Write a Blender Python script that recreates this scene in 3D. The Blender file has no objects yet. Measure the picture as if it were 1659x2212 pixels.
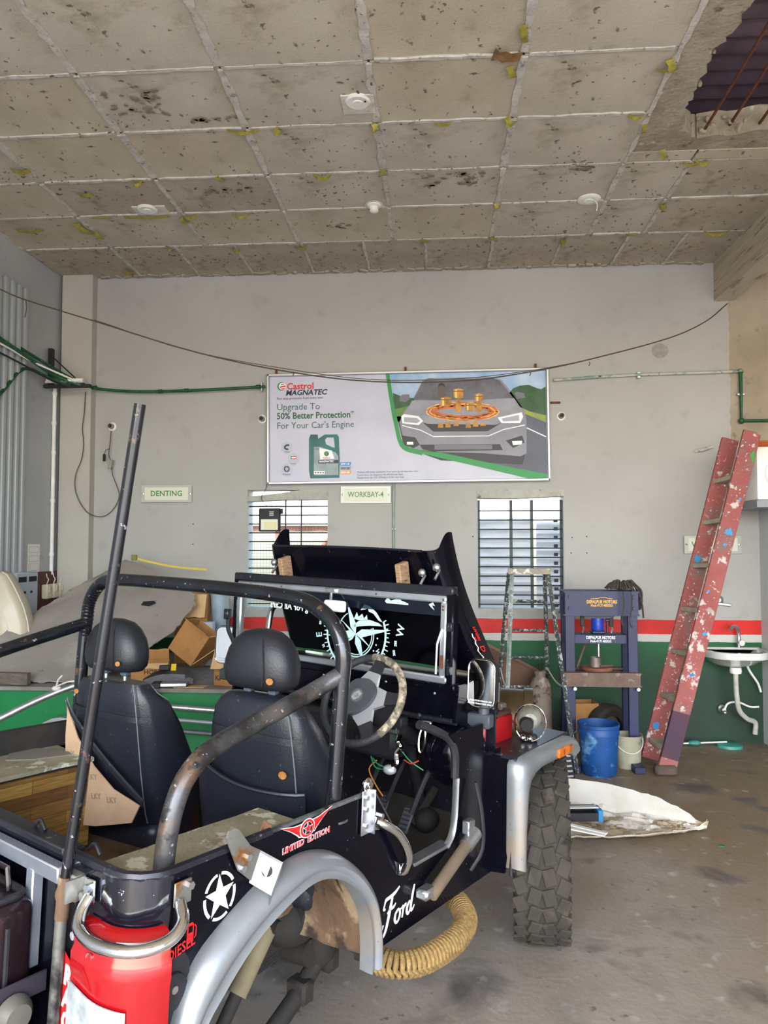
import bpy, bmesh, math, random
from mathutils import Matrix, Vector, Euler
from math import sin, cos, pi, radians as rad
random.seed(7)
SC = bpy.context.scene
COL = SC.collection
# ---------------------------------------------------------------- camera
cd = bpy.data.cameras.new('camera'); cam = bpy.data.objects.new('camera', cd); COL.objects.link(cam)
cam.location = (0, 0, 1.75); cam.rotation_euler = (rad(90 + 2.54), 0, rad(3.96))
cd.sensor_width = 36; cd.lens = 26.365; cd.clip_start = .02; cd.clip_end = 200
SC.camera = cam
# ---------------------------------------------------------------- world, daylight, fill lamp, exposure
W = bpy.data.worlds.new('sky'); SC.world = W; W.use_nodes = True
wn = W.node_tree.nodes; wl = W.node_tree.links
sky = wn.new('ShaderNodeTexSky'); sky.sky_type = 'NISHITA'; sky.sun_disc = False
sky.sun_elevation = rad(52); sky.sun_rotation = rad(200); sky.dust_density = 3.0; sky.air_density = 1.2
bg = wn['Background']; bg.inputs['Strength'].default_value = 1.5
wl.new(sky.outputs[0], bg.inputs['Color'])
sd = bpy.data.lights.new('sun', 'SUN'); so = bpy.data.objects.new('sun', sd); COL.objects.link(so)
sd.energy = 5; sd.angle = rad(1.0); sd.color = (1, .96, .90); so.rotation_euler = (rad(38), 0, rad(-12))
def area(name, loc, rot, sx, sy, e, c=(1, 1, 1)):
    d = bpy.data.lights.new(name, 'AREA'); d.shape = 'RECTANGLE'; d.size = sx; d.size_y = sy; d.energy = e; d.color = c
    o = bpy.data.objects.new(name, d); COL.objects.link(o); o.location = loc; o.rotation_euler = rot
    return o
area('daylight_front', (1.0, -3.3, 2.0), (rad(90), 0, 0), 8.5, 3.9, 300, (.90, .95, 1.0))
area('fill_right', (6.6, 1.5, 2.0), (rad(90), 0, rad(90)), 7, 3.8, 22, (.95, .97, 1.0))  # unseen fill lamp added inside the closed right wall, no opening there
SC.view_settings.view_transform = 'Standard'; SC.view_settings.look = 'None'
SC.view_settings.gamma = 1; SC.view_settings.use_curve_mapping = False
SC.view_settings.exposure = .12
SC.cycles.use_denoising = True
SC.cycles.max_bounces = 8; SC.cycles.sample_clamp_indirect = 6
# ---------------------------------------------------------------- helpers: colour and material
def hx(h):
    h = h.lstrip('#'); v = [int(h[i:i + 2], 16) / 255 for i in (0, 2, 4)]
    return tuple((c / 12.92 if c <= .04045 else ((c + .055) / 1.055) ** 2.4) for c in v) + (1,)
MATS = {}
def mat(name, c, r=.55, m=0, c2=None, s=5, lo=.35, hi=.65, spots=(), bump=None, coat=0, trans=0, alpha=1, spec=.5, st=(1, 1, 1), det=5, emit=0, ior=1.45):
    """procedural surface: base colour, large blotches of c2, extra spots [(colour, scale, lo, hi)], fine bump"""
    if name in MATS: return MATS[name]
    M = bpy.data.materials.new(name); M.use_nodes = True; N = M.node_tree.nodes; L = M.node_tree.links
    b = N['Principled BSDF']
    b.inputs['Roughness'].default_value = r; b.inputs['Metallic'].default_value = m
    b.inputs['Coat Weight'].default_value = coat; b.inputs['Coat Roughness'].default_value = .08
    b.inputs['Transmission Weight'].default_value = trans; b.inputs['Alpha'].default_value = alpha
    b.inputs['IOR'].default_value = ior; b.inputs['Specular IOR Level'].default_value = spec
    b.inputs['Base Color'].default_value = hx(c)
    if emit:
        b.inputs['Emission Color'].default_value = hx(c); b.inputs['Emission Strength'].default_value = emit
    if c2 or spots or bump:
        tc = N.new('ShaderNodeTexCoord'); mp = N.new('ShaderNodeMapping'); mp.inputs['Scale'].default_value = st
        L.new(tc.outputs['Object'], mp.inputs[0])
    def layer(src, col, sc_, a, z, seed):
        n = N.new('ShaderNodeTexNoise'); n.inputs['Scale'].default_value = sc_; n.inputs['Detail'].default_value = det
        n.noise_dimensions = '4D'; n.inputs['W'].default_value = seed; n.inputs['Roughness'].default_value = .6
        L.new(mp.outputs[0], n.inputs['Vector'])
        rp = N.new('ShaderNodeMapRange'); rp.inputs[1].default_value = a; rp.inputs[2].default_value = z
        L.new(n.outputs[0], rp.inputs[0])
        mx = N.new('ShaderNodeMix'); mx.data_type = 'RGBA'; L.new(rp.outputs[0], mx.inputs[0])
        if isinstance(src, str): mx.inputs[6].default_value = hx(src)
        else: L.new(src, mx.inputs[6])
        mx.inputs[7].default_value = hx(col)
        return mx.outputs[2]
    src = c
    if c2: src = layer(src, c2, s, lo, hi, len(name) * .37)
    for i, (col, sc_, a, z) in enumerate(spots): src = layer(src, col, sc_, a, z, 3.1 + i * 5.7 + len(name))
    if not isinstance(src, str): L.new(src, b.inputs['Base Color'])
    if bump:
        n = N.new('ShaderNodeTexNoise'); n.inputs['Scale'].default_value = bump[0]; n.inputs['Detail'].default_value = 6
        L.new(mp.outputs[0], n.inputs['Vector'])
        bp = N.new('ShaderNodeBump'); bp.inputs['Strength'].default_value = bump[1]; bp.inputs['Distance'].default_value = .01
        L.new(n.outputs[0], bp.inputs['Height']); L.new(bp.outputs[0], b.inputs['Normal'])
    MATS[name] = M
    return M
# ---------------------------------------------------------------- helpers: geometry
def T(x=0, y=0, z=0): return Matrix.Translation((x, y, z))
def RX(a): return Matrix.Rotation(rad(a), 4, 'X')
def RY(a): return Matrix.Rotation(rad(a), 4, 'Y')
def RZ(a): return Matrix.Rotation(rad(a), 4, 'Z')
def frame(o, ax, ay):
    """matrix whose local x, y run along ax, ay from o"""
    ax = Vector(ax).normalized(); ay = Vector(ay); az = ax.cross(ay).normalized(); ay = az.cross(ax)
    m = Matrix((ax, ay, az)).transposed().to_4x4(); m.translation = Vector(o); return m
XZ = Matrix(((1, 0, 0, 0), (0, 0, -1, 0), (0, 1, 0, 0), (0, 0, 0, 1)))   # 2D (x, y) -> (x, z), extrudes towards -y
class G:
    """a bmesh that collects the shapes of ONE part"""
    def __init__(s): s.b = bmesh.new()
    def _n(s, vs, M):
        if M is not None: bmesh.ops.transform(s.b, matrix=M, verts=vs)
        return s
    def box(s, c, d, M=None, bev=0, seg=1):
        r = bmesh.ops.create_cube(s.b, size=1, matrix=T(*c) @ Matrix.Diagonal((*d, 1)))
        vs = r['verts']
        if bev:
            es = list({e for v in vs for e in v.link_edges})
            rr = bmesh.ops.bevel(s.b, geom=es, offset=bev, segments=seg, affect='EDGES', profile=.5)
            vs = list({v for f in rr['faces'] for v in f.verts} | {v for v in vs if v.is_valid})
        return s._n(vs, M)
    def loft(s, rings, closed=True, cap=True, M=None, loop=False):
        R = [[s.b.verts.new(p) for p in r] for r in rings]
        n = len(R[0]); pairs = list(zip(R, R[1:])) + ([(R[-1], R[0])] if loop else [])
        for a, c in pairs:
            for i in range(n if closed else n - 1):
                j = (i + 1) % n
                try: s.b.faces.new((a[i], a[j], c[j], c[i]))
                except ValueError: pass
        if cap and closed and not loop:
            s.b.faces.new(R[0][::-1]); s.b.faces.new(R[-1])
        return s._n([v for r in R for v in r], M)
    def tube(s, pts, r, seg=10, M=None, cap=True, loop=False, el=1):
        P = [Vector(p) for p in pts]; n = len(P)
        rr = r if isinstance(r, (list, tuple)) else [r] * n
        rings = []; up = None
        for i in range(n):
            a = P[i - 1] if (i or loop) else P[i]; c = P[(i + 1) % n] if (i < n - 1 or loop) else P[i]
            t = (c - a).normalized()
            if up is None:
                up = Vector((0, 0, 1)) if abs(t.z) < .9 else Vector((1, 0, 0))
            x = t.cross(up).normalized(); y = x.cross(t).normalized(); up = y
            rings.append([P[i] + rr[i] * (x * cos(k * 2 * pi / seg) + el * y * sin(k * 2 * pi / seg)) for k in range(seg)])
        return s.loft(rings, True, cap, M, loop)
    def lathe(s, prof, seg=24, M=None, cap=False):
        rings = [[(max(r, 1e-4) * cos(k * 2 * pi / seg), max(r, 1e-4) * sin(k * 2 * pi / seg), z) for k in range(seg)] for r, z in prof]
        return s.loft(rings, True, cap, M)
    def cyl(s, a, b, r, seg=14): return s.tube([a, b], r, seg)
    def prism(s, pts, d, M=None, holes=None):
        lo = [s.b.verts.new((x, y, 0)) for x, y in pts]; hi = [s.b.verts.new((x, y, d)) for x, y in pts]
        n = len(pts)
        s.b.faces.new(lo[::-1]); s.b.faces.new(hi)
        for i in range(n):
            j = (i + 1) % n; s.b.faces.new((lo[i], lo[j], hi[j], hi[i]))
        return s._n(lo + hi, M)
    def grid(s, fn, nu, nv, M=None, thick=0):
        V = [[s.b.verts.new(fn(i / nu, j / nv)) for j in range(nv + 1)] for i in range(nu + 1)]
        F = [s.b.faces.new((V[i][j], V[i + 1][j], V[i + 1][j + 1], V[i][j + 1])) for i in range(nu) for j in range(nv)]
        vs = [v for r in V for v in r]
        if thick:
            s.b.normal_update()
            r = bmesh.ops.solidify(s.b, geom=F, thickness=thick)
            vs = list(set(vs) | {e for e in r['geom'] if isinstance(e, bmesh.types.BMVert)})
        return s._n(vs, M)
    def sphere(s, c, d, M=None, u=16, v=10):
        r = bmesh.ops.create_uvsphere(s.b, u_segments=u, v_segments=v, radius=.5, matrix=T(*c) @ Matrix.Diagonal((*d, 1)))
        return s._n(r['verts'], M)
    def ribbon(s, pts, w, d, M=None):
        """flat 2D stroke with width w (number or per-point list), d thick"""
        n = len(pts); ws = w if isinstance(w, (list, tuple)) else [w] * n; A = []; B = []
        for i in range(n):
            a = Vector(pts[max(i - 1, 0)]); c = Vector(pts[min(i + 1, n - 1)]); t = (c - a)
            t = t.normalized() if t.length > 1e-9 else Vector((1, 0)); q = Vector((-t.y, t.x)) * ws[i] / 2
            A.append(Vector(pts[i]) + q); B.append(Vector(pts[i]) - q)
        rings = [[(A[i].x, A[i].y, 0), (B[i].x, B[i].y, 0), (B[i].x, B[i].y, d), (A[i].x, A[i].y, d)] for i in range(n)]
        return s.loft(rings, True, True, M)
    def ob(s, name, m, parent=None, flat=False, M=None, ang=38):
        bmesh.ops.recalc_face_normals(s.b, faces=s.b.faces[:])
        me = bpy.data.meshes.new(name); s.b.to_mesh(me); s.b.free()
        if M is not None: me.transform(M)
        me.materials.append(m)
        if not flat:
            me.polygons.foreach_set('use_smooth', [True] * len(me.polygons)); me.set_sharp_from_angle(angle=rad(ang))
        o = bpy.data.objects.new(name, me); COL.objects.link(o)
        if parent is not None: o.parent = parent
        return o
def tag(o, label=None, cat=None, group=None, kind=None):
    for k, v in (('label', label), ('category', cat), ('group', group), ('kind', kind)):
        if v: o[k] = v
    return o
def thing(name, label, cat, loc=(0, 0, 0), rz=0, group=None, M=None):
    o = bpy.data.objects.new(name, None); COL.objects.link(o); o.empty_display_size = .05
    if M is not None: o.matrix_world = M
    else: o.location = loc; o.rotation_euler = (0, 0, rad(rz))
    return tag(o, label, cat, group)
def dup(root, loc, rz=None, label=None):
    r = root.copy(); COL.objects.link(r); r.location = loc
    if rz is not None: r.rotation_euler = (0, 0, rad(rz))
    if label: r['label'] = label
    for ch in list(root.children):
        c = ch.copy(); COL.objects.link(c); c.parent = r
        for g in list(ch.children):
            d = g.copy(); COL.objects.link(d); d.parent = c
    return r
def text(name, s, size, M, m, parent=None, bold=0, shear=0, align='CENTER', d=.0008, sx=1, wide=1, space=1):
    c = bpy.data.curves.new(name, 'FONT'); c.body = s; c.size = size; c.align_x = align; c.align_y = 'CENTER'
    c.offset = bold; c.shear = shear; c.extrude = d / 2; c.resolution_u = 2; c.space_character = space
    o = bpy.data.objects.new(name, c); COL.objects.link(o)
    bpy.context.view_layer.update()
    me = bpy.data.meshes.new_from_object(o.evaluated_get(bpy.context.evaluated_depsgraph_get()))
    bpy.data.objects.remove(o); bpy.data.curves.remove(c)
    me.transform(M @ Matrix.Diagonal((sx * wide, 1, 1, 1))); me.materials.clear(); me.materials.append(m); me.name = name
    if sx < 0: me.flip_normals()
    r = bpy.data.objects.new(name, me); COL.objects.link(r)
    if parent is not None: r.parent = parent
    return r
def smooth(pts, n=4, loop=False):
    """Catmull-Rom through the points"""
    P = [Vector(p) for p in pts]; out = []; m = len(P)
    for i in range(m if loop else m - 1):
        p1, p2 = P[i], P[(i + 1) % m]
        p0 = P[i - 1] if (i or loop) else p1 * 2 - p2
        p3 = P[(i + 2) % m] if (loop or i + 2 < m) else p2 * 2 - p1
        for k in range(n):
            t = k / n
            out.append(.5 * ((2 * p1) + (p2 - p0) * t + (2 * p0 - 5 * p1 + 4 * p2 - p3) * t * t + (3 * p1 - p0 - 3 * p2 + p3) * t ** 3))
    if not loop: out.append(P[-1])
    return out
def rrect(w, h, r, n=5, cx=0, cy=0):
    out = []
    for k, (sx_, sy_) in enumerate(((1, 1), (-1, 1), (-1, -1), (1, -1))):
        for i in range(n + 1):
            a = (k + i / n) * pi / 2
            out.append((cx + sx_ * (w / 2 - r) + r * cos(a), cy + sy_ * (h / 2 - r) + r * sin(a)))
    return out
def ellipse(cx, cy, rx, ry, n=20, a0=0, a1=360):
    k = n if a1 - a0 >= 360 else n + 1
    return [(cx + rx * cos(rad(a0 + (a1 - a0) * i / n)), cy + ry * sin(rad(a0 + (a1 - a0) * i / n))) for i in range(k)]
# ================================================================ materials shared by many things
M_conc = mat('ceiling_concrete', '#beb6a9', .85, c2='#aea597', s=1.6, spots=[('#938977', 3.2, .56, .72), ('#6b6150', 17, .62, .68), ('#c5bcae', 5, .6, .75)], bump=(60, .25))
M_conc2 = mat('ceiling_concrete_warm', '#c0b6a5', .85, c2='#ada28f', s=2.1, spots=[('#8d806a', 4.2, .60, .76), ('#675b48', 22, .62, .68)], bump=(60, .25))
M_conc3 = mat('ceiling_concrete_stained', '#aea496', .85, c2='#9b9080', s=2.4, spots=[('#766a57', 5, .56, .70), ('#544838', 20, .60, .67)], bump=(50, .3))
M_fin = mat('joint_mortar', '#c9c5bf', .85, c2='#aaa59d', s=14, spots=[('#857f74', 26, .57, .66)], bump=(70, .4))
M_tape = mat('yellow_tape', '#a49a3a', .5, c2='#7d7430', s=30)
M_steel_rust = mat('rusty_steel', '#7a4630', .8, .2, c2='#54301f', s=30, bump=(90, .4))
M_white = mat('white_plastic', '#e6e5e0', .4, c2='#d8d6cf', s=9)
M_black = mat('black_gloss', '#0b0b12', .16, 0, c2='#10101a', s=6, coat=.5, spots=[('#34343c', 60, .74, .78)])
M_blackm = mat('black_matt', '#17171b', .6, c2='#222227', s=20)
M_rubber = mat('rubber', '#26241f', .85, c2='#36322b', s=12, bump=(80, .3))
M_alu = mat('aluminium', '#c9ccd0', .32, .9, c2='#a9adb2', s=14)
M_chrome = mat('chrome', '#d9dbde', .08, 1)
M_wirewhite = mat('white_cable', '#d3cfc6', .5)
M_wiredark = mat('dark_cable', '#4d4337', .7)
M_green = mat('green_pipe_paint', '#1c5a34', .45, c2='#123f26', s=20, spots=[('#c2c8be', 26, .68, .72)])
def wall_mat():
    """emulsion above, white / red / white line, green dado: bands of paint by height"""
    M = bpy.data.materials.new('painted_wall'); M.use_nodes = True; N = M.node_tree.nodes; L = M.node_tree.links
    b = N['Principled BSDF']; b.inputs['Roughness'].default_value = .62
    geo = N.new('ShaderNodeNewGeometry'); sep = N.new('ShaderNodeSeparateXYZ'); L.new(geo.outputs['Position'], sep.inputs[0])
    def noise(sc_, det=5):
        n = N.new('ShaderNodeTexNoise'); n.inputs['Scale'].default_value = sc_; n.inputs['Detail'].default_value = det
        L.new(geo.outputs['Position'], n.inputs['Vector']); return n.outputs[0]
    def math_(op, a, c):
        n = N.new('ShaderNodeMath'); n.operation = op
        for i, v in enumerate((a, c)):
            if isinstance(v, (int, float)): n.inputs[i].default_value = v
            else: L.new(v, n.inputs[i])
        return n.outputs[0]
    def mix(f, a, c):
        n = N.new('ShaderNodeMix'); n.data_type = 'RGBA'
        if isinstance(f, (int, float)): n.inputs[0].default_value = f
        else: L.new(f, n.inputs[0])
        for i, v in ((6, a), (7, c)):
            if isinstance(v, str): n.inputs[i].default_value = hx(v)
            else: L.new(v, n.inputs[i])
        return n.outputs[2]
    def rng(v, a, c):
        n = N.new('ShaderNodeMapRange'); n.inputs[1].default_value = a; n.inputs[2].default_value = c; L.new(v, n.inputs[0]); return n.outputs[0]
    edge = math_('ADD', sep.outputs['Z'], math_('MULTIPLY', math_('SUBTRACT', noise(9), .5), .012))
    up = mix(rng(noise(1.1), .35, .7), '#a9a7a4', '#9f9d9a')
    up = mix(math_('MULTIPLY', rng(noise(6), .6, .75), .35), up, '#8c8983')
    bare = mix(rng(noise(2.5), .35, .65), '#a39683', '#8d806d')
    bare = mix(rng(noise(11), .62, .75), bare, '#766a58')
    mx = math_('ADD', sep.outputs['X'], math_('MULTIPLY', math_('SUBTRACT', noise(14), .5), .05))
    msk = math_('MULTIPLY', math_('GREATER_THAN', mx, 2.665), math_('GREATER_THAN', edge, 2.66))
    up = mix(msk, up, bare)
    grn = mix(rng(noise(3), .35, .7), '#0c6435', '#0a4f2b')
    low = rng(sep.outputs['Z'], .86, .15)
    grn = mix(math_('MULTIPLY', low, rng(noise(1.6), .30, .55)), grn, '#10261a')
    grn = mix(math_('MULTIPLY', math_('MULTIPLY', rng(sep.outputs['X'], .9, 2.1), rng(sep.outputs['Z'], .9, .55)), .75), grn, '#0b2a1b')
    red = mix(rng(noise(5), .4, .7), '#cf1f16', '#bd1a14')
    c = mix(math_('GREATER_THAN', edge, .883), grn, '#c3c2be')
    c = mix(math_('GREATER_THAN', edge, .95), c, red)
    c = mix(math_('GREATER_THAN', edge, 1.08), c, up)
    L.new(c, b.inputs['Base Color'])
    bp = N.new('ShaderNodeBump'); bp.inputs['Strength'].default_value = .15; bp.inputs['Distance'].default_value = .01
    L.new(noise(25), bp.inputs['Height']); L.new(bp.outputs[0], b.inputs['Normal'])
    return M
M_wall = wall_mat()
M_floor = None
def floor_mat():
    M = bpy.data.materials.new('floor_concrete'); M.use_nodes = True; N = M.node_tree.nodes; L = M.node_tree.links
    b = N['Principled BSDF']; b.inputs['Roughness'].default_value = .5
    geo = N.new('ShaderNodeNewGeometry'); sep = N.new('ShaderNodeSeparateXYZ'); L.new(geo.outputs['Position'], sep.inputs[0])
    def noise(sc_, det=6, dist=0):
        n = N.new('ShaderNodeTexNoise'); n.inputs['Scale'].default_value = sc_; n.inputs['Detail'].default_value = det; n.inputs['Distortion'].default_value = dist
        L.new(geo.outputs['Position'], n.inputs['Vector']); return n.outputs[0]
    def rng(v, a, c, lo=0, hi=1):
        n = N.new('ShaderNodeMapRange'); n.inputs[1].default_value = a; n.inputs[2].default_value = c; n.inputs[3].default_value = lo; n.inputs[4].default_value = hi
        L.new(v, n.inputs[0]); return n.outputs[0]
    def mix(f, a, c):
        n = N.new('ShaderNodeMix'); n.data_type = 'RGBA'; L.new(f, n.inputs[0])
        for i, v in ((6, a), (7, c)):
            if isinstance(v, str): n.inputs[i].default_value = hx(v)
            else: L.new(v, n.inputs[i])
        return n.outputs[2]
    def mul(a, c):
        n = N.new('ShaderNodeMath'); n.operation = 'MULTIPLY'; L.new(a, n.inputs[0]); L.new(c, n.inputs[1]); return n.outputs[0]
    c = mix(rng(noise(.9), .35, .65), '#9e9790', '#8d867f')
    c = mix(rng(noise(5), .5, .72), c, '#7b7875')
    c = mix(mul(rng(noise(.7), .25, .55), rng(sep.outputs['Y'], 1.2, 4.6)), c, '#77664f')     # brown dust worked in towards the back
    c = mix(rng(noise(2.6, 8, .4), .57, .68), c, '#56504a')
    c = mix(rng(noise(18), .635, .72), c, '#5a544d')
    c = mix(rng(noise(9, 8), .62, .72), c, '#a39d95')
    L.new(c, b.inputs['Base Color'])
    bp = N.new('ShaderNodeBump'); bp.inputs['Strength'].default_value = .25; bp.inputs['Distance'].default_value = .01
    L.new(noise(30), bp.inputs['Height']); L.new(bp.outputs[0], b.inputs['Normal'])
    L.new(rng(noise(4), .3, .7, .38, .62), b.inputs['Roughness'])
    return M
# ================================================================ the setting
YB = 6.95; ZC = 4.333
def struct(o): return tag(o, kind='structure')
struct(G().box((1.7, 2.0, -.05), (11.6, 10.6, .1)).ob('floor', floor_mat()))
M_earth = mat('outside_ground', '#a89c86', .9, c2='#8d8470', s=.6)
struct(G().box((0, -9, -.08), (40, 11.6, .1)).ob('ground', M_earth))
struct(G().box((0, 14, -.08), (40, 13.6, .1)).ob('ground', M_earth))
# back wall with two window openings
W1 = (-1.77, -1.01, 1.15, 2.27); W2 = (.385, 1.165, 1.155, 2.25)
g = G(); xs = [-3.6, W1[0], W1[1], W2[0], W2[1], 7.0]
def wseg(x0, x1, z0, z1): g.box(((x0 + x1) / 2, YB + .11, (z0 + z1) / 2), (x1 - x0, .22, z1 - z0))
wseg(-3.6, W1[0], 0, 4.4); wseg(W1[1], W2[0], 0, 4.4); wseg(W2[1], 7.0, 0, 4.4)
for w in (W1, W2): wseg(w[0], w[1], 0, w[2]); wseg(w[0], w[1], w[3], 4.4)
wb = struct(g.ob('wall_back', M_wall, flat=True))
M_holes = mat('drill_hole', '#2b2925', .9)
for x, z in ((-2.29, 1.95), (-2.29, 1.76), (.09, 1.83), (.39 - .05, 1.83), (1.37, 1.83), (1.37, 1.68), (1.24, 1.82), (1.23, 1.68)):
    G().cyl((x, YB + .01, z), (x, YB - .0015, z), .006, 8).ob('screw_hole', M_holes, wb)
M_wl = mat('left_wall_paint', '#aeb0b2', .6, c2='#a2a4a7', s=1.4, spots=[('#8f9194', 7, .62, .75)], bump=(25, .15))
struct(G().box((-3.65, 2.0, 2.2), (.12, 10.4, 4.4)).ob('wall_left', M_wl, flat=True))
struct(G().box((7.06, 2.0, 2.2), (.12, 10.4, 4.4)).ob('wall_right', mat('right_wall_paint', '#77746f', .7, c2='#6a6762', s=1.5), flat=True))
struct(G().box((-3.41, YB - .05, 2.17), (.30, .11, 4.34), bev=.004).ob('trim_1', mat('pilaster_paint', '#b4afa6', .6, c2='#a9a59e', s=2), flat=True))
# partition in the right-hand corner with the loft box above
struct(G().box((2.965, 6.45, 1.05), (.14, 1.0, 2.1)).ob('wall_corner', mat('partition_paint', '#c4c7cb', .6, c2='#b7babf', s=2), flat=True))
struct(G().box((2.63, 3.6, 4.16), (.18, 6.9, .37), bev=.006).ob('trim_2', mat('beam_concrete', '#bcb19f', .85, c2='#a99e8c', s=5, st=(1, .25, 4), spots=[('#6d6250', 9, .57, .66), ('#c2baac', 4, .62, .72)], bump=(40, .3)), flat=True))
# low green-fronted platform on the left
M_plat = mat('platform_paint', '#0f7a40', .5, c2='#0b6a38', s=3, spots=[('#2b9a5c', 4, .64, .74), ('#31402f', 20, .7, .75)])
M_ptop = mat('platform_top', '#8f8a82', .85, c2='#75706a', s=6, bump=(40, .3))
pl = struct(G().box((-2.35, 6.05, .36), (2.46, 1.7, .72)).ob('wall_low', M_plat, flat=True))
G().box((-2.35, 6.04, .735), (2.47, 1.74, .03), bev=.004).ob('platform_slab', M_ptop, pl)
# ---- ceiling: slab with a broken hole, cast panels between mortar fins
HX0, HY1 = 1.49, 4.74
cs = G()
cs.box((-1.085, 2.0, 4.42), (5.05, 10.0, .13)).box((1.97, 5.92, 4.42), (1.10, 2.06, .13)).box((2.0, .6, 4.42), (1.04, 3.4, .13)).box((4.75, 2.0, 4.42), (4.5, 10.0, .13))
ceil = struct(cs.ob('ceiling', M_conc2, flat=True))
def panel(x0, x1, y0, y1, m):
    dz = random.uniform(-.004, .004); tx = random.uniform(-.25, .25); ty = random.uniform(-.25, .25)
    o = G().box((0, 0, 0), (x1 - x0 - .012, y1 - y0 - .012, .03), bev=.003).ob('ceiling_panel', m, ceil, flat=True)
    o.location = ((x0 + x1) / 2, (y0 + y1) / 2, 4.345 + dz); o.rotation_euler = (rad(tx), rad(ty), 0)
def fin(a, c, w=.03):
    """mortar fin: a strip of uneven width hanging at a joint"""
    A = Vector(a); B = Vector(c); n = max(3, int((B - A).length / .06)); t = (B - A).normalized(); q = Vector((-t.y, t.x))
    pts = [A.lerp(B, i / n) + q * random.uniform(-.004, .004) for i in range(n + 1)]
    ws = [w * random.uniform(.45, .95) for _ in pts]
    G().ribbon([tuple(p) for p in pts], ws, .012 + random.uniform(0, .008), T(0, 0, 4.322)).ob('joint_fin', M_fin, ceil, flat=True)
XL = [-3.59, -2.80, -1.965, -1.16, -.352, .468, 1.275, 1.72, 2.55]
YR = [1.5, 2.10, 2.69, 3.28, 3.87, 4.46, 5.05, 5.60, 6.22]
XB = [-3.59, -2.81, -2.24, -1.72, -1.14, -.61, -.08, .49, 1.07, 1.61, 2.08, 2.55]
for j in range(len(YR) - 1):
    for i in range(len(XL) - 1):
        x0, x1, y0, y1 = XL[i], XL[i + 1], YR[j], YR[j + 1]
        if y1 < 3.0: continue
        if x0 > 1.2 and y0 < 4.8: continue
        m = random.choice([M_conc, M_conc, M_conc2, M_conc2, M_conc3 if y0 > 4.9 else M_conc])
        panel(x0, x1, y0, y1, m)
        fin((x0, y0 + .02), (x0, y1 - .02), .062 if y0 < 5 else .042)
        fin((x0 + .03, y1), (x1 - .03, y1), .032)
for i in range(len(XB) - 1):
    panel(XB[i], XB[i + 1], 6.22, YB, M_conc3)
    if i: fin((XB[i], 6.24), (XB[i], YB - .02), .03)
fin((1.275, 3.3), (1.275, 4.46), .045); fin((1.28, 4.48), (1.276, 5.04), .04)
# the ragged rim of the hole: slab pieces with torn edges, as parts
def ragged(pts, n, amp):
    out = []
    for i, p in enumerate(pts):
        a = Vector(p); c = Vector(pts[(i + 1) % len(pts)]); k = n if (c - a).length > .3 else 1
        for q in range(k):
            v = a.lerp(c, q / k)
            if q: v += Vector((random.uniform(-amp, amp), random.uniform(-amp, amp)))
            out.append((v.x, v.y))
    return out
M_brok = mat('broken_slab', '#a3998a', .95, c2='#857a68', s=7, spots=[('#5f5442', 12, .6, .7), ('#cfcac0', 9, .62, .7)], bump=(35, .8))
rimw = [(1.285, 3.0), (1.52, 3.0)]
edge = [(1.52, 3.2), (1.50, 3.56), (1.50, 3.75), (1.455, 3.94), (1.475, 4.14), (1.485, 4.35), (1.50, 4.52), (1.53, 4.68), (1.66, 4.79)]
edge2 = []
for i in range(len(edge) - 1):
    a, c = Vector(edge[i]), Vector(edge[i + 1])
    for q in range(6): v = a.lerp(c, q / 6); edge2.append((v.x + random.uniform(-.018, .018), v.y + random.uniform(-.012, .012)))
g = G().prism(rimw + edge2 + [(1.66, 4.79), (1.66, 4.92), (1.285, 4.92)], .15, T(0, 0, 4.333)); g.ob('broken_slab_edge', M_brok, ceil, flat=True)
e3 = [(1.66 + i * .06, 4.79 - .10 * min(i, 8) / 8 + random.uniform(-.02, .02)) for i in range(16)]
g = G().prism(e3 + [(2.56, 4.92), (1.66, 4.92)], .16, T(0, 0, 4.333)); g.ob('broken_slab_edge', M_brok, ceil, flat=True)
panel(1.285, 1.72, 4.92, 5.05, M_conc); panel(1.72, 2.55, 4.92, 5.05, M_conc2)
# crumbled thickness of the slab along the hole
for k in range(60):
    if k < 30: x = 1.50 + random.uniform(-.03, .02); y = 3.3 + k * .047
    else: x = 1.60 + (k - 30) * .031; y = 4.75 + random.uniform(-.03, .02)
    s_ = random.uniform(.018, .05)
    o = G().sphere((0, 0, 0), (s_ * 1.5, s_, s_ * .9), u=5, v=4).ob('rubble_lump', M_brok, ceil, flat=True); o.location = (x, y, 4.40 + random.uniform(-.03, .05)); o.rotation_euler = (random.random() * 3, random.random() * 3, 0)
for x0, x1, z0 in ((1.70, 1.66, 4.37), (1.86, 1.80, 4.40), (2.02, 1.95, 4.37), (2.18, 2.16, 4.39), (2.38, 2.32, 4.38)):
    G().tube(smooth([(x0, 4.86, z0), (x0 * .6 + x1 * .4 + .008, 4.2, z0 + .006), (x1, 3.4, z0), (x1 - .05, 2.4, z0 + .01)], 6), .009, 7).ob('reinforcing_bar', M_steel_rust, ceil)
# metal roof above the hole
rf = G(); NR = 150
rf.grid(lambda u, v: (-3.8 + 11 * v, 2.2 + u * 4.8, 4.86 + .022 * sin(u * 4.8 / .16 * 2 * pi)), NR, 2, thick=.004)
M_roofp = mat('roof_sheet', '#6a5a66', .3, .5, c2='#8d7b8e', s=2.5, spots=[('#7c3a2c', 4, .62, .7)])
rfo = struct(rf.ob('roof_sheet', M_roofp))
G().box((1.7, 3.95, 4.80), (5, .05, .07)).ob('roof_purlin', M_steel_rust, rfo); G().box((1.7, 3.2, 4.80), (5, .05, .07)).ob('roof_purlin', M_steel_rust, rfo)
struct(G().box((1.7, -.6, 5.0), (11.0, 5.7, .05)).ob('roof_sheet', M_roofp))
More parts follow.
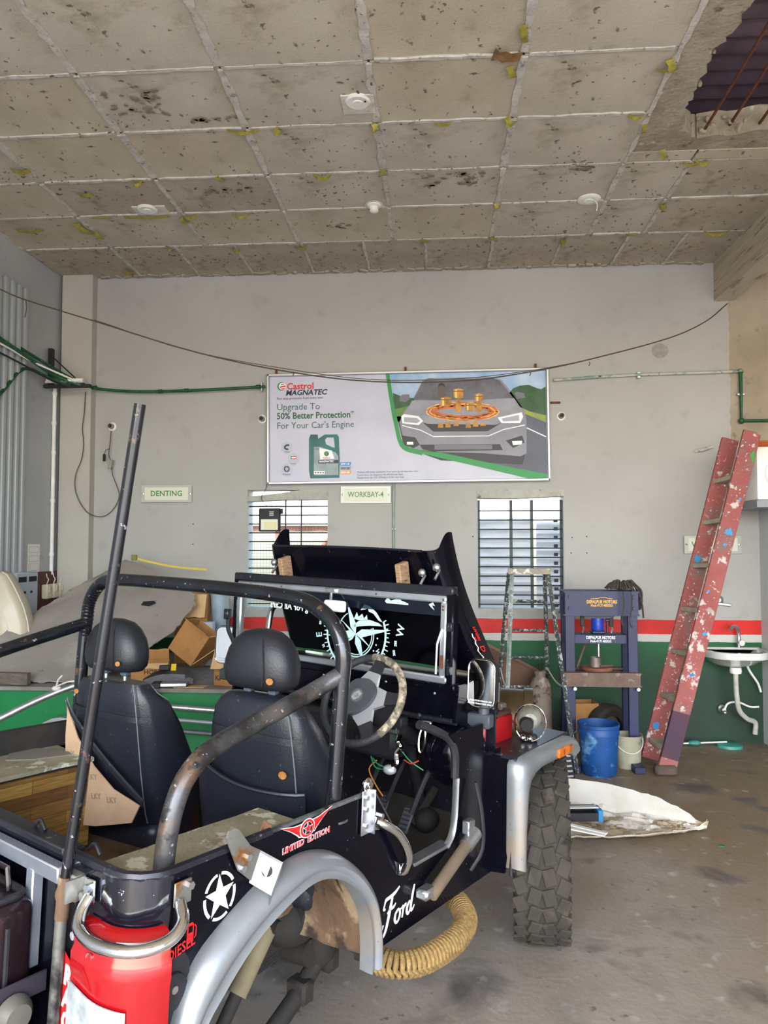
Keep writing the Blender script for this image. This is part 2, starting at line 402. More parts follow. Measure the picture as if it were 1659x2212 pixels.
# dark broken plaster along the top of the back wall
for k in range(70):
    x = -3.2 + k * .081 + random.uniform(-.03, .03)
    G().box((0, 0, 0), (random.uniform(.03, .11), random.uniform(.02, .07), random.uniform(.006, .02))).ob('plaster_crumb', M_conc3, ceil, flat=True, M=T(x, YB - random.uniform(.02, .05), 4.326) @ RZ(random.uniform(-30, 30)))
# torn scraps of yellow tape at the joints and the brown-paper scrap
def scrap(x, y, l, w, a, m=M_tape):
    n = 5; sag = random.uniform(.005, .03)
    G().grid(lambda u, v: ((u - .5) * l, (v - .5) * w * (1 - .5 * abs(sin(u * 7))), -sag * sin(u * pi) * (1 + .6 * v)), n, 2, thick=.002).ob('tape_scrap', m, ceil, M=T(x, y, 4.318) @ RZ(a))
for x, y, l, w, a in ((.45, 3.70, .13, .05, 80), (.42, 4.0, .10, .05, 70), (1.27, 4.0, .11, .05, 60), (1.24, 4.04, .08, .03, 0), (.46, 4.46, .08, .05, 40), (.05, 4.48, .10, .03, 5), (1.20, 4.46, .09, .03, 0), (1.29, 4.62, .10, .04, 80),
        (1.5, 4.92, .10, .04, 60), (1.72, 5.05, .12, .03, 0), (1.79, 5.03, .1, .03, 0), (-1.18, 4.46, .2, .03, 0), (-.96, 4.47, .06, .06, 50), (-.36, 4.48, .06, .05, 80), (-2.83, 4.85, .13, .06, 5),
        (-.35, 5.05, .08, .05, 80), (-.78, 5.05, .12, .04, 10), (-1.5, 5.06, .08, .05, 60), (-2.1, 5.05, .07, .04, 0), (-2.55, 5.22, .10, .05, 0), (-2.6, 5.6, .16, .03, 2), (-2.25, 5.62, .36, .045, 2), (-1.9, 5.6, .14, .04, 2), (-1.5, 5.61, .14, .03, 4), (-1.97, 5.7, .08, .06, 50),
        (-2.83, 5.80, .20, .08, 70), (-3.3, 5.8, .22, .05, 2), (-2.75, 5.9, .10, .05, 60), (.47, 5.6, .06, .04, 70), (.49, 6.22, .07, .06, 30), (-.08, 6.23, .10, .06, 40), (1.08, 6.3, .05, .14, 0), (1.62, 6.22, .10, .05, 0), (2.3, 6.20, .20, .035, -4), (1.72, 5.7, .05, .13, -20), (-1.14, 6.3, .06, .10, 10), (-1.72, 6.3, .06, .08, 10), (-2.3, 6.25, .05, .05, 0), (-2.86, 6.75, .10, .08, 40)):
    scrap(x, y, l, w, a)
M_bpaper = mat('brown_paper', '#8a6844', .8, c2='#6b4e31', s=20)
scrap(.38, 3.86, .15, .10, 10, M_bpaper)
# stains: thin flakes of darker scaled plaster, as they cling to the soffit
for x0, y0, n, sx_, sy_ in ((-1.75, 4.15, 16, .17, .12), (-1.3, 4.36, 8, .18, .03), (.13, 5.2, 14, .22, .10), (1.0, 5.07, 8, .08, .06), (-1.5, 5.25, 8, .2, .04), (-.75, 5.6 + .3, 6, .1, .06)):
    for k in range(n * 2):
        e_ = random.uniform(.006, .034); pts = [(x * random.uniform(.6, 1.3), y * random.uniform(.6, 1.3)) for x, y in ellipse(0, 0, e_, e_ * random.uniform(.3, .8), 9)]
        G().prism(pts, .003, T(x0 + random.uniform(-1, 1) * sx_, y0 + random.uniform(-1, 1) * sy_, 4.3245) @ RZ(random.uniform(-40, 40))).ob('plaster_flake', mat('flake_brown', '#8a7f6d', .95, c2='#746857', s=30), ceil, flat=True)
g = G(); rp_ = random.Random(21)
cen = [(rp_.uniform(-3.2, 2.3), rp_.uniform(3.3, 6.9), rp_.uniform(.08, .3), rp_.uniform(.04, .2)) for _ in range(60)] + [(-2.0, 4.4, .3, .1), (-2.9, 5.0, .4, .2), (.9, 5.1, .1, .15), (.2, 5.2, .3, .15), (-1.2, 6.6, .9, .2), (1.8, 6.8, .6, .1), (-2.6, 6.4, .6, .3)] * 2
for cx_, cy_, sx_, sy_ in cen:
    for k in range(10):
        x = cx_ + rp_.gauss(0, sx_ * .6); y = cy_ + rp_.gauss(0, sy_ * .6)
        if not (-3.5 < x < 2.5 and 3.0 < y < 6.92) or (x > 1.4 and y < 4.85): continue
        e_ = rp_.uniform(.002, .008) * (1 if rp_.random() < .9 else 2); a0 = rp_.uniform(0, 3)
        pts = [(e_ * (1.5 * cos(a) * cos(a0) - .6 * sin(a) * sin(a0)) * rp_.uniform(.6, 1.2), e_ * (1.5 * cos(a) * sin(a0) + .6 * sin(a) * cos(a0)) * rp_.uniform(.6, 1.2)) for a in [2 * pi * i / 6 for i in range(6)]]
        g.prism(pts, .002, T(x, y, 4.3215))
tag(g.ob('spall_pits', mat('pit_brown', '#665b4b', .95), ceil, flat=True), kind='stuff')
# ================================================================ windows: reveal, bars, what stands outside
M_bar = mat('window_bar', '#2a3130', .5, .3, c2='#3c4644', s=20, spots=[('#c9cbc6', 40, .70, .74)])
M_reveal = mat('reveal_plaster', '#b6b6ae', .8, c2='#9a998f', s=8, spots=[('#6f6c60', 14, .64, .7)], bump=(30, .5))
def window(n, w, vx, pitch, wide):
    x0, x1, z0, z1 = w
    f = G().box(((x0 + x1) / 2, YB + .10, z0 + .008), (x1 - x0, .2, .016)).ob('window_%d' % n, M_reveal, flat=True); struct(f)
    z = z0 + .05
    while z < z1 - .12:
        G().cyl((x0, YB + .07, z), (x1, YB + .07, z), .006, 8).ob('grille_bar', M_bar, f); z += pitch
    for x in vx: G().box((x, YB + .075, (z0 + z1) / 2 - .03), (wide, .012, z1 - z0 - .1)).ob('grille_post', M_bar, f)
    return f
w1 = window(1, W1, (-1.42, -1.27), .0835, .012)
w2 = window(2, W2, (.395, .695, .885, 1.155), .0865, .028)
# sloping broken lintels
def lintel(n, pts, m=M_reveal): struct(G().prism(pts, .16, T(0, YB + .155, 0) @ XZ).ob(n, m, flat=True))
lintel('trim_3', [(-1.78, 2.205), (-1.78, 2.16), (-1.5, 2.175), (-1.0, 2.18), (-1.0, 2.275), (-1.25, 2.27), (-1.45, 2.24)])
lintel('trim_4', [(.375, 2.26), (.375, 2.185), (.7, 2.18), (1.17, 2.20), (1.17, 2.26)])
# fine wire mesh over window 1
g = G()
for k in range(26): g.box((W1[0] + .03 * k, YB + .15, 1.65), (.002, .002, 1.0))
for k in range(34): g.box((-1.39, YB + .15, 1.16 + .03 * k), (.76, .002, .002))
tag(g.ob('wire_mesh', mat('mesh_wire', '#7fa79a', .5), w1, flat=True), kind='stuff')
# outside: corrugated screen behind window 2, shed behind window 1, a shrub
M_corr = mat('corrugated_sheet', '#d3d6d8', .5, .1, c2='#b9bec2', s=4, st=(1, 1, 6))
sc_ = thing('corrugated_screen', 'grey corrugated metal sheets standing outside behind the right barred window', 'metal sheet', (.62, 7.6, 0))
for x0, x1, z1, dy in ((-.30, .34, 2.02, 0), (.385, .62, 1.98, .03)):
    G().grid(lambda u, v: (x0 + (x1 - x0) * v, dy + .012 * sin(u * 46 * pi), u * z1), 140, 2, thick=.003).ob('sheet', M_corr, sc_)
for x in (-.25, .3, .58): G().box((x, .05, 1.0), (.04, .04, 2.0)).ob('post', M_bar, sc_)
sh = thing('shed', 'pale open shed with timber beams seen through the left barred window', 'shed', (-2.0, 11.0, -.03))
M_shed = mat('shed_roof', '#d9cfc4', .7, c2='#c9b9aa', s=3); M_beam = mat('shed_beam', '#8a5f52', .7)
G().grid(lambda u, v: (-3 + 6 * v, -1.2 + 2.6 * u, 2.05 + u * 1.2 + .015 * sin(v * 90)), 2, 120, thick=.004).ob('roof', M_shed, sh)
for y, z in ((-1.1, 2.0), (.2, 2.55), (1.3, 3.08)): G().box((0, y, z), (6, .07, .08)).ob('beam', M_beam, sh)
for x in (-2.8, -.1, 2.8): G().cyl((x, -1.1, 0), (x, -1.1, 2.0), .04).ob('post', M_beam, sh)
G().cyl((.0, -1.05, 1.2), (.7, -1.05, 2.0), .03).ob('brace', M_beam, sh)
tr = thing('shrub', 'green leafy shrub outside the left barred window', 'shrub', (-1.35, 9.3, -.03))
g = G(); rr = random.Random(3)
for k in range(420):
    a = rr.uniform(0, 2 * pi); h = rr.uniform(.2, 1.6); q = rr.uniform(0, .42)
    g.box((0, 0, 0), (.05, .03, .004), T(q * cos(a), q * sin(a), h) @ Euler((rr.uniform(0, 3), rr.uniform(0, 3), rr.uniform(0, 6))).to_matrix().to_4x4())
tag(g.ob('leaves', mat('leaf_green', '#6f9a3c', .6, c2='#4c7a2a', s=9), tr, flat=True), kind='stuff')
G().cyl((0, 0, 0), (.02, 0, 1.3), .018).ob('stem', M_beam, tr)
# ================================================================ things on the walls and the ceiling
# ---- the advertising board: aluminium frame, print made of flat layers
BW, BH = 2.61, 1.035
bM = Matrix.Translation((-1.57, 6.90, 2.318)) @ RY(-.45)
board = thing('advertising_board', 'wide framed advertising board for engine oil with grey car hanging high on back wall', 'sign', M=bM)
G().box((BW / 2, .03, BH / 2), (BW, .03, BH)).ob('backing', M_alu, board)
for c, d in (((BW / 2, 0, .01), (BW, .05, .022)), ((BW / 2, 0, BH - .01), (BW, .05, .022)), ((.01, 0, BH / 2), (.022, .05, BH)), ((BW - .01, 0, BH / 2), (.022, .05, BH))):
    G().box(c, d, bev=.004).ob('frame_bar', mat('board_frame', '#b9bbbd', .35, .7), board)
def pm(n, c, c2=None, s=3): return mat('print_' + n, c, .42, c2=c2, s=s)
_ly = [0]
def q(cx, cy):
    """print layout units -> board metres"""
    x = (cx - 42) / 1543 * BW; top = 70 - 35 * (cx - 42) / 1543; return (x, BH - (cy - top) / 611 * BH)
def pp(n, pts, m, lv=1, d=.0006):
    G().prism([q(*p) for p in pts], d, T(0, .014 - lv * .0009, 0) @ XZ).ob(n, m, board, flat=True)
def pr(n, pts, w, m, lv=3):
    G().ribbon([q(*p) for p in pts], w, .0006, T(0, .014 - lv * .0009, 0) @ XZ).ob(n, m, board, flat=True)
def pt(n, s, cx, cy, size, m, lv=3, bold=0, shear=0, wide=1, align='LEFT'):
    x, z = q(cx, cy); text(n, s, size, T(x, .014 - lv * .0009, z) @ XZ @ RZ(.3), m, board, bold, shear, align, d=.0006, wide=wide)
P_bg = pm('ground', '#c3c3d4', '#b9b9cc'); P_grn = pm('green', '#0b8a3e'); P_dk = pm('dark', '#14203a'); P_red = pm('red', '#d0202b'); P_w = pm('white', '#eceef2')
G().box((BW / 2, .0145, BH / 2), (BW - .03, .001, BH - .03)).ob('print', P_bg, board)
pp('picture_sky', [(722, 62), (1570, 44), (1570, 330), (765, 330)], pm('sky', '#7fa3cf', '#b4c6dd', 4))
pp('picture_road', [(760, 300), (1570, 250), (1570, 612), (1180, 545), (800, 480)], pm('road', '#565a6b', '#474a5a'), 2)
pp('picture_grass', [(745, 260), (900, 220), (900, 310), (765, 330)], pm('grass', '#5d8a35', '#3c6b2a', 9), 2)
pp('picture_verge', [(1400, 215), (1570, 290), (1570, 330), (1400, 260)], pm('verge', '#a3a53c', '#6f8a34', 9), 3)
pp('picture_trees', [(1370, 175), (1395, 145), (1430, 130), (1480, 125), (1520, 142), (1545, 150), (1570, 135), (1570, 292), (1480, 270), (1400, 230)], pm('trees', '#2a5a2c', '#17401f', 12), 4)
pp('picture_trees', [(740, 170), (790, 190), (860, 200), (850, 235), (745, 262)], pm('trees', '#2a5a2c'), 4)
pr('road_line', [(1465, 360), (1568, 408)], .010, P_w, 3)
pp('car_shadow', [(800, 470), (1460, 480), (1440, 560), (1000, 540)], pm('shadow', '#1c1e28'), 3)
P_car = pm('car', '#8b8a96', '#7b7a87'); P_car2 = pm('car_dark', '#6a6975'); P_gl = pm('glass', '#4c4b55', '#6a6872', 6)
pp('car_body', [(845, 215), (880, 150), (905, 100), (935, 88), (1290, 82), (1330, 95), (1375, 150), (1405, 195), (1455, 265), (1465, 320), (1462, 500), (1430, 515), (1230, 500), (1000, 495), (830, 478), (800, 430), (775, 330), (800, 275)], P_car, 4)
pp('car_windscreen', [(850, 208), (905, 108), (935, 95), (1290, 90), (1325, 102), (1395, 196), (1240, 205), (1000, 210)], P_gl, 5)
pp('picture_bonnet', [(805, 285), (845, 212), (1000, 214), (1240, 209), (1400, 198), (1450, 275), (1330, 300), (1250, 385), (960, 385), (880, 300)], pm('bonnet', '#9a99a4', '#85848f', 5), 5)
pp('car_mirror', [(775, 200), (790, 180), (830, 178), (832, 205), (810, 222), (778, 216)], P_car2, 6)
pp('car_mirror', [(1400, 170), (1420, 162), (1455, 172), (1460, 195), (1415, 203)], P_car2, 6)
pp('car_grille', [(905, 335), (960, 383), (1255, 380), (1335, 330), (1300, 345), (930, 340)], pm('black', '#17181d'), 6)
pp('headlamp_left', [(785, 300), (800, 287), (880, 298), (905, 325), (880, 348), (790, 338)], P_w, 6); pp('headlamp_left', [(800, 305), (870, 308), (890, 325), (870, 338), (800, 330)], pm('lamp', '#9fa2ae'), 7)
pp('headlamp_right', [(1310, 305), (1440, 275), (1447, 300), (1430, 335), (1330, 335)], P_w, 6); pp('headlamp_right', [(1330, 310), (1425, 290), (1425, 322), (1340, 326)], pm('lamp', '#9fa2ae'), 7)
pr('bumper_crease', [(790, 350), (890, 375), (960, 410), (1260, 405), (1340, 370), (1455, 345)], .008, P_w, 6)
pp('air_intake', [(885, 455), (1320, 450), (1335, 482), (960, 492), (900, 480)], pm('black', '#17181d'), 6)
pp('plate_mesh', [(965, 455), (1278, 453), (1278, 478), (965, 482)], P_car2, 7)
pp('fog_lamp', [(785, 405), (860, 415), (885, 455), (850, 475), (800, 455)], pm('black', '#17181d'), 6); pp('fog_lamp', [(1352, 430), (1440, 402), (1452, 440), (1390, 470)], pm('black', '#17181d'), 6)
pp('fog_lens', [(815, 440), (850, 440), (850, 455), (815, 455)], P_w, 7); pp('fog_lens', [(1385, 432), (1440, 430), (1438, 450), (1390, 455)], P_w, 7)
pp('driver', [(985, 190), (990, 130), (1000, 117), (1018, 117), (1027, 135), (1022, 160), (1035, 190)], pm('driver', '#5c4a44'), 6)
pp('driver_hair', [(988, 140), (993, 120), (1008, 114), (1024, 122), (1027, 140), (1015, 128), (998, 130)], pm('black', '#17181d'), 7)
P_or = pm('orange', '#d9701c', '#a84b12', 12); P_gd = pm('gold', '#d99a25', '#8a5a12', 10); P_gd2 = pm('gold_light', '#f0c765')
for k in range(9):
    rx = 195 - 6 * k; ry = 50 - 3 * k
    pr('oil_ring', [(1120 + rx * cos(a * pi / 24) + random.uniform(-3, 3), 272 + ry * sin(a * pi / 24) + random.uniform(-3, 3)) for a in range(49)], .008 + .004 * (k % 3), P_or if k % 3 else P_gd2, 8 + k % 2)
for x0, x1, y0, y1 in ((1002, 1060, 192, 245), (1073, 1125, 145, 200), (1188, 1232, 173, 218), (1135, 1185, 222, 268)):
    pp('piston', [(x0, y0 + 5), ((x0 + x1) / 2, y0), (x1, y0 + 5), (x1, y1 - 4), ((x0 + x1) / 2, y1 + 3), (x0, y1 - 4)], P_gd, 10)
    pp('piston_shine', [(x0 + 8, y0 + 8), (x0 + 18, y0 + 6), (x0 + 18, y1 - 3), (x0 + 8, y1 - 3)], P_gd2, 11)
    pr('piston_groove', [(x0, y0 + 16), (x1, y0 + 16)], .006, pm('brown', '#5a3608'), 11)
for x0, y0, y1 in ((1098, 205, 275), (1210, 220, 275), (1000, 335, 362), (1040, 330, 360), (1085, 335, 352), (1150, 335, 362), (1190, 330, 355), (1230, 335, 350)):
    pp('crank_piece', [(x0 - 12, y0), (x0 + 12, y0), (x0 + 15, y1), (x0 - 15, y1)], P_gd, 10)
pr('green_band', [(712, 66), (725, 160), (745, 290), (772, 420), (785, 455), (800, 472), (825, 484), (900, 500)], [.035, .035, .036, .037, .038, .04, .042, .045], P_grn, 5)
pp('green_band', [(800, 455), (830, 484), (1000, 497), (1300, 560), (1568, 610), (1568, 645), (1500, 642), (1200, 572), (900, 506), (810, 482)], P_grn, 6)
# lettering
for cx, cy, rx, c in ((121, 134, .041, P_grn), (126, 134, .034, P_w), (128, 136, .027, P_red)):
    x, z = q(cx, cy); G().prism(ellipse(0, 0, rx, rx, 24), .0006, T(x, .010 - rx * .001 + (.041 - rx) * -.1, z) @ XZ).ob('roundel', c, board, flat=True)
pr('roundel_bar', [(108, 133), (142, 126)], .009, P_w, 7); pr('roundel_bar', [(118, 144), (142, 140)], .008, P_w, 7)
pt('lettering', 'Castrol', 150, 136, .085, P_red, bold=.0022); pt('lettering', 'MAGNATEC', 143, 172, .070, P_dk, bold=.0022, shear=.22, wide=1.02)
pt('lettering', 'Non stop protection from every start', 93, 203, .0325, P_dk, wide=.88)
P_tx = pm('text_green', '#2c5c50'); P_txb = pm('text_green_bold', '#0f5a38')
pt('lettering', 'Upgrade To', 93, 252, .087, P_tx, wide=.97); pt('lettering', '50% Better Protection*', 93, 302, .085, P_txb, bold=.0019, wide=.90); pt('lettering', "For Your Car's Engine", 93, 356, .087, P_tx, wide=.93)
for s, y in (('*Delivers 50% better protection from warm-up and stop-start wear.', 609), ('Tested versus the Sequence IVA API SN wear limit.', 625), ('Tested versus the CEC OM646LA ACEA wear limit.', 640)):
    pt('small_print', s, 538, y, .0235, P_dk, wide=.88)
for cx, cy, s in ((150, 475, 'Clings'), (186, 540, 'Locks'), (149, 600, 'Protects')):
    pp('hexagon', [(cx + 36 * cos(rad(30 + 60 * k)), cy + 38 * sin(rad(30 + 60 * k))) for k in range(6)], pm('hex', '#b4b6c6'), 1)
    pt('small_print', s, cx, cy + 24, .022, P_dk, align='CENTER')
pr('magnet_icon', [(163, 462), (148, 462), (138, 470), (138, 478), (148, 484), (158, 484)], .016, P_dk, 3)
pr('capsule_icon', [(172, 530), (182, 530)], .03, P_grn, 3); pr('capsule_icon', [(184, 530), (203, 530)], .03, P_red, 3); pr('capsule_icon', [(176, 531), (200, 531)], .010, P_w, 4)
pr('cog_icon', [(149 + 14 * cos(a * pi / 8), 594 + 15 * sin(a * pi / 8)) for a in range(17)], .009, P_dk, 3)
for k in range(6): pr('cog_icon', [(149 + 6 * cos(k * pi / 3), 594 + 6 * sin(k * pi / 3)), (149 + 12 * cos(k * pi / 3), 594 + 12 * sin(k * pi / 3))], .005, P_dk, 3)
P_can = pm('canister', '#0c6e68', '#084f50', 6)
pp('canister', [(273, 425), (282, 402), (322, 402), (325, 425), (360, 402), (430, 400), (440, 415), (444, 540), (442, 640), (280, 645), (273, 600)], P_can, 2)
pp('canister_handle_gap', [(363, 430), (375, 418), (412, 418), (417, 475), (400, 470), (368, 455)], P_bg, 3)
pp('canister_cap', [(282, 402), (322, 402), (322, 425), (282, 425)], pm('canister_dark', '#0a4a48'), 3)
pp('canister_label', [(300, 470), (340, 470), (420, 500), (436, 520), (436, 625), (300, 628)], pm('label', '#9aa8ac', '#7d8c90', 8), 3)
pp('canister_label', [(330, 475), (400, 490), (415, 535), (335, 540)], P_w, 4)
x, z = q(371, 508); G().prism(ellipse(0, 0, .024, .024, 18), .0006, T(x, .0095, z) @ XZ).ob('roundel', P_grn, board, flat=True)
pr('roundel_bar', [(365, 507), (382, 503)], .006, P_red, 6)
pt('lettering', 'Castrol', 371, 531, .022, P_red, 6, align='CENTER', bold=.0006)
pp('canister_strip', [(325, 543), (436, 541), (436, 560), (325, 562)], P_dk, 4); pt('lettering', 'MAGNATEC', 370, 551, .026, P_w, 6, bold=.0008, shear=.2, align='CENTER')
pt('small_print', '50%', 322, 482, .022, P_dk, 6, align='CENTER')
pp('canister_foot', [(300, 604), (360, 604), (360, 622), (300, 622)], P_w, 5)
for k in range(4): pr('canister_foot_mark', [(306 + 14 * k, 613), (314 + 14 * k, 613)], .010, P_can, 6)
for y, s, c in ((564, '0W-16', '#2c7fc0'), (588, '0W-20', '#9a9ba6'), (611, '5W-30', '#e09a1f')):
    pp('grade_tab', [(446, y - 10), (508, y - 11), (503, y + 9), (446, y + 10)], pm('tab' + s, c), 2)
    pt('lettering', s, 474, y, .028, P_dk if y == 588 else P_w, 4, bold=.0006, align='CENTER', shear=.1)
for x in (.08, 1.3, 2.5): G().box((x, .03, BH + .02), (.02, .012, .06)).ob('hanger', M_steel_rust, board)
# ---- acrylic workshop signs
M_acr = mat('acrylic', '#b3b6b0', .15); M_cream = mat('sign_cream', '#d3d3c0', .4); M_sgreen = mat('sign_green', '#1f7a40', .4)
def acrylic(word, x0, x1, z0, z1, label, al='CENTER'):
    t = thing('workshop_sign', label, 'sign', ((x0 + x1) / 2, YB - .02, (z0 + z1) / 2)); w, h = x1 - x0, z1 - z0
    G().box((0, 0, 0), (w, .006, h), bev=.001).ob('acrylic_plate', M_acr, t)
    G().box((0, -.0035, 0), (w - .07, .002, h - .045)).ob('panel', M_cream, t)
    text('lettering', word, .072, T(-.15 if word == 'W' else 0, -.0052, 0) @ XZ, M_sgreen, t, bold=.0008, d=.001, wide=.98 if len(word) < 8 else .80)
    for s in (-1, 1):
        G().lathe([(0, -.012), (.009, -.010), (.010, 0), (.006, .02)], 12, T(s * (w / 2 - .018), 0, 0) @ RX(-90)).ob('stud', M_chrome, t)
acrylic('DENTING', -2.79, -2.30, 2.155, 2.32, 'small clear acrylic sign reading DENTING on the back wall')
acrylic('WORKBAY-4', -.885, -.415, 2.14, 2.30, 'small clear acrylic sign reading WORKBAY-4 below the advertising board')
acrylic('W', 2.23, 2.73, 1.675, 1.835, 'small clear acrylic sign half hidden behind the red wooden ladder')
# ---- round lamp holders
def holder(x, z, label, r=.042):
    t = thing('lamp_holder', label, 'lamp holder', (x, YB, z), group=None)
    G().lathe([(0, 0), (r, 0), (r, .012), (r * .8, .018), (r * .62, .02)], 24, RX(90)).ob('rose', M_white, t)
    G().lathe([(r * .6, .015), (r * .6, .055), (r * .46, .06), (r * .46, .03), (0, .03)], 20, RX(90)).ob('socket', mat('socket_body', '#8d8676', .5), t)
    G().lathe([(0, .0), (r * .34, .0), (r * .34, .012), (0, .014)], 14, T(0, -.028, 0) @ RX(90)).ob('contact', M_blackm, t)
    return t
hl = holder(-3.09, 2.885, 'round white lamp holder with dangling plug wires near the pilaster')
holder(-1.632, 2.94, 'round lamp holder just left of the advertising board')
holder(1.15, 2.935, 'round lamp holder just right of the advertising board')
tag(G().tube(smooth([(-3.09, 6.92, 2.84), (-3.09, 6.90, 2.72), (-3.10, 6.90, 2.62), (-3.085, 6.90, 2.56), (-3.07, 6.90, 2.5), (-3.06, 6.9, 2.42), (-3.02, 6.92, 2.30), (-3.00, 6.92, 2.22), (-3.03, 6.92, 2.13), (-3.10, 6.92, 2.05), (-3.17, 6.90, 2.02), (-3.25, 6.82, 2.05), (-3.33, 6.81, 2.15), (-3.385, 6.82, 2.28), (-3.38, 6.82, 2.42), (-3.33, 6.82, 2.55), (-3.31, 6.82, 2.7), (-3.325, 6.82, 2.85), (-3.31, 6.82, 3.0), (-3.3, 6.82, 3.2)], 4), .004, 6).ob('loose_cable', M_wiredark), 'thin loose cable hanging in a loop below the left lamp holder', 'cable')
pg = thing('plug_pair', 'two small dark plug connectors dangling from the left lamp holder', 'plug', (-3.09, 6.88, 2.55))
G().box((-.045, 0, .03), (.022, .022, .07), bev=.004).ob('plug', M_blackm, pg); G().box((.025, 0, -.03), (.03, .024, .09), M=RY(12), bev=.004).ob('socket', mat('plug_grey', '#8f8a80', .5), pg)
G().tube(smooth([(-.045, 0, .06), (-.03, 0, .10), (0, .01, .12), (.0, .02, .2)], 4), .003, 6).ob('lead', M_wiredark, pg)
# ---- pipes and cable runs
def clip(p, m, par, d=(.02, .05, .05)): G().box(p, d, bev=.003).ob('clip', m, par)
ap = thing('air_pipe', 'green painted air pipe running along the left of the back wall to the board', 'pipe', (-2.4, 6.88, 3.22))
G().tube(smooth([(-1.15, -.75, .22), (-1.04, -.3, .12), (-.92, -.06, .05), (-.80, -.02, .015), (-.45, 0, -.012), (0, 0, -.012), (.4, 0, 0), (.80, .02, .02)], 5), .014, 10).ob('pipe', M_green, ap)
for x, z in ((-.84, .03), (-.2, -.015), (.05, -.01), (.74, .015)): G().cyl((x - .02, 0, z), (x + .02, 0, z + .001), .019, 12).ob('coupling', M_green, ap)
clip((.77, .03, .02), M_alu, ap, (.012, .04, .09))
ap2 = thing('air_pipe', 'green pipe with an elbow running right of the board and down beside the beam', 'pipe', (1.8, 6.92, 3.3))
M_green2 = mat('green_pipe_overpainted', '#7d9488', .5, c2='#b3b2a9', s=6, lo=.42, hi=.5, spots=[('#1c5a34', 8, .58, .62)])
G().tube([(-.72, 0, -.035), (-.3, 0, -.01), (.1, 0, .005), (.95, 0, .02)], .013, 10).ob('pipe', M_green2, ap2)
G().tube([(.95, 0, .02), (.95, 0, -.43), (1.5, 0, -.43)], .016, 10).ob('pipe', M_green, ap2)
G().sphere((.95, 0, .02), (.05, .05, .05)).ob('elbow', M_green2, ap2); G().sphere((.95, 0, -.43), (.055, .055, .055)).ob('elbow', M_green, ap2)
for p in ((.05, .01, 0), (.95, .01, -.19)): clip(p, M_alu, ap2, (.03, .03, .06) if p[0] < .5 else (.07, .03, .018))
vp = thing('conduit', 'thin vertical greenish conduit below the advertising board between the windows', 'conduit', (-.39, 6.935, 1.0))
G().cyl((0, 0, .2), (0, 0, 1.32), .0115, 10).ob('tube', mat('conduit_green', '#6f9188', .5, c2='#9aa39b', s=8), vp); clip((0, .005, .9), M_alu, vp, (.035, .012, .014))
lc = thing('conduit', 'white jointed cable conduit running down the left wall to the switchboard', 'conduit', (-3.57, 6.76, 1.5))
G().cyl((0, 0, -.02), (0, 0, 1.72), .018, 12).ob('tube', M_white, lc)
for z in (.15, .65, 1.1, 1.38, 1.66): G().cyl((0, 0, z), (0, 0, z + .03), .023, 12).ob('coupling', M_white, lc)
tag(G().tube(smooth([(-3.36, 5.5, 3.73), (-3.17, 5.52, 3.65), (-2.63, 5.55, 3.48), (-1.82, 5.6, 3.23), (-1.11, 5.7, 3.09), (-.48, 5.8, 3.03), (.2, 5.85, 3.035), (.74, 5.9, 3.11), (1.24, 6.1, 3.25), (1.95, 6.4, 3.49), (2.35, 6.65, 3.70), (2.62, 6.85, 3.92)], 5), .0055, 6)
    .tube(smooth([(-2.63, 5.55, 3.49), (-1.9, 5.6, 3.25), (-1.11, 5.7, 3.11), (-.48, 5.8, 3.045), (.2, 5.85, 3.055), (.74, 5.9, 3.12), (1.2, 6.08, 3.235)], 5), .003, 5).ob('overhead_cable', M_wiredark), 'sagging twisted overhead cable slung across the bay above the board', 'cable')
for k, (x, y, z, l) in enumerate(((-3.16, 5.52, 3.65, .14), (-1.1, 5.69, 3.09, .03), (.74, 5.9, 3.11, .03), (1.24, 6.1, 3.23, .03))):
    tag(G().tube(smooth([(x, y, z), (x + .006, y, z - l * .5), (x - .004, y, z - l)], 3), .004, 6).ob('cable_tie_end', M_wiredark), ('short dark wire end hanging from the overhead cable at far left', 'tiny wire knot on the overhead cable at left end of the board', 'tiny wire knot on the overhead cable above the car picture', 'tiny wire loop on the overhead cable right of the board')[k], 'wire')
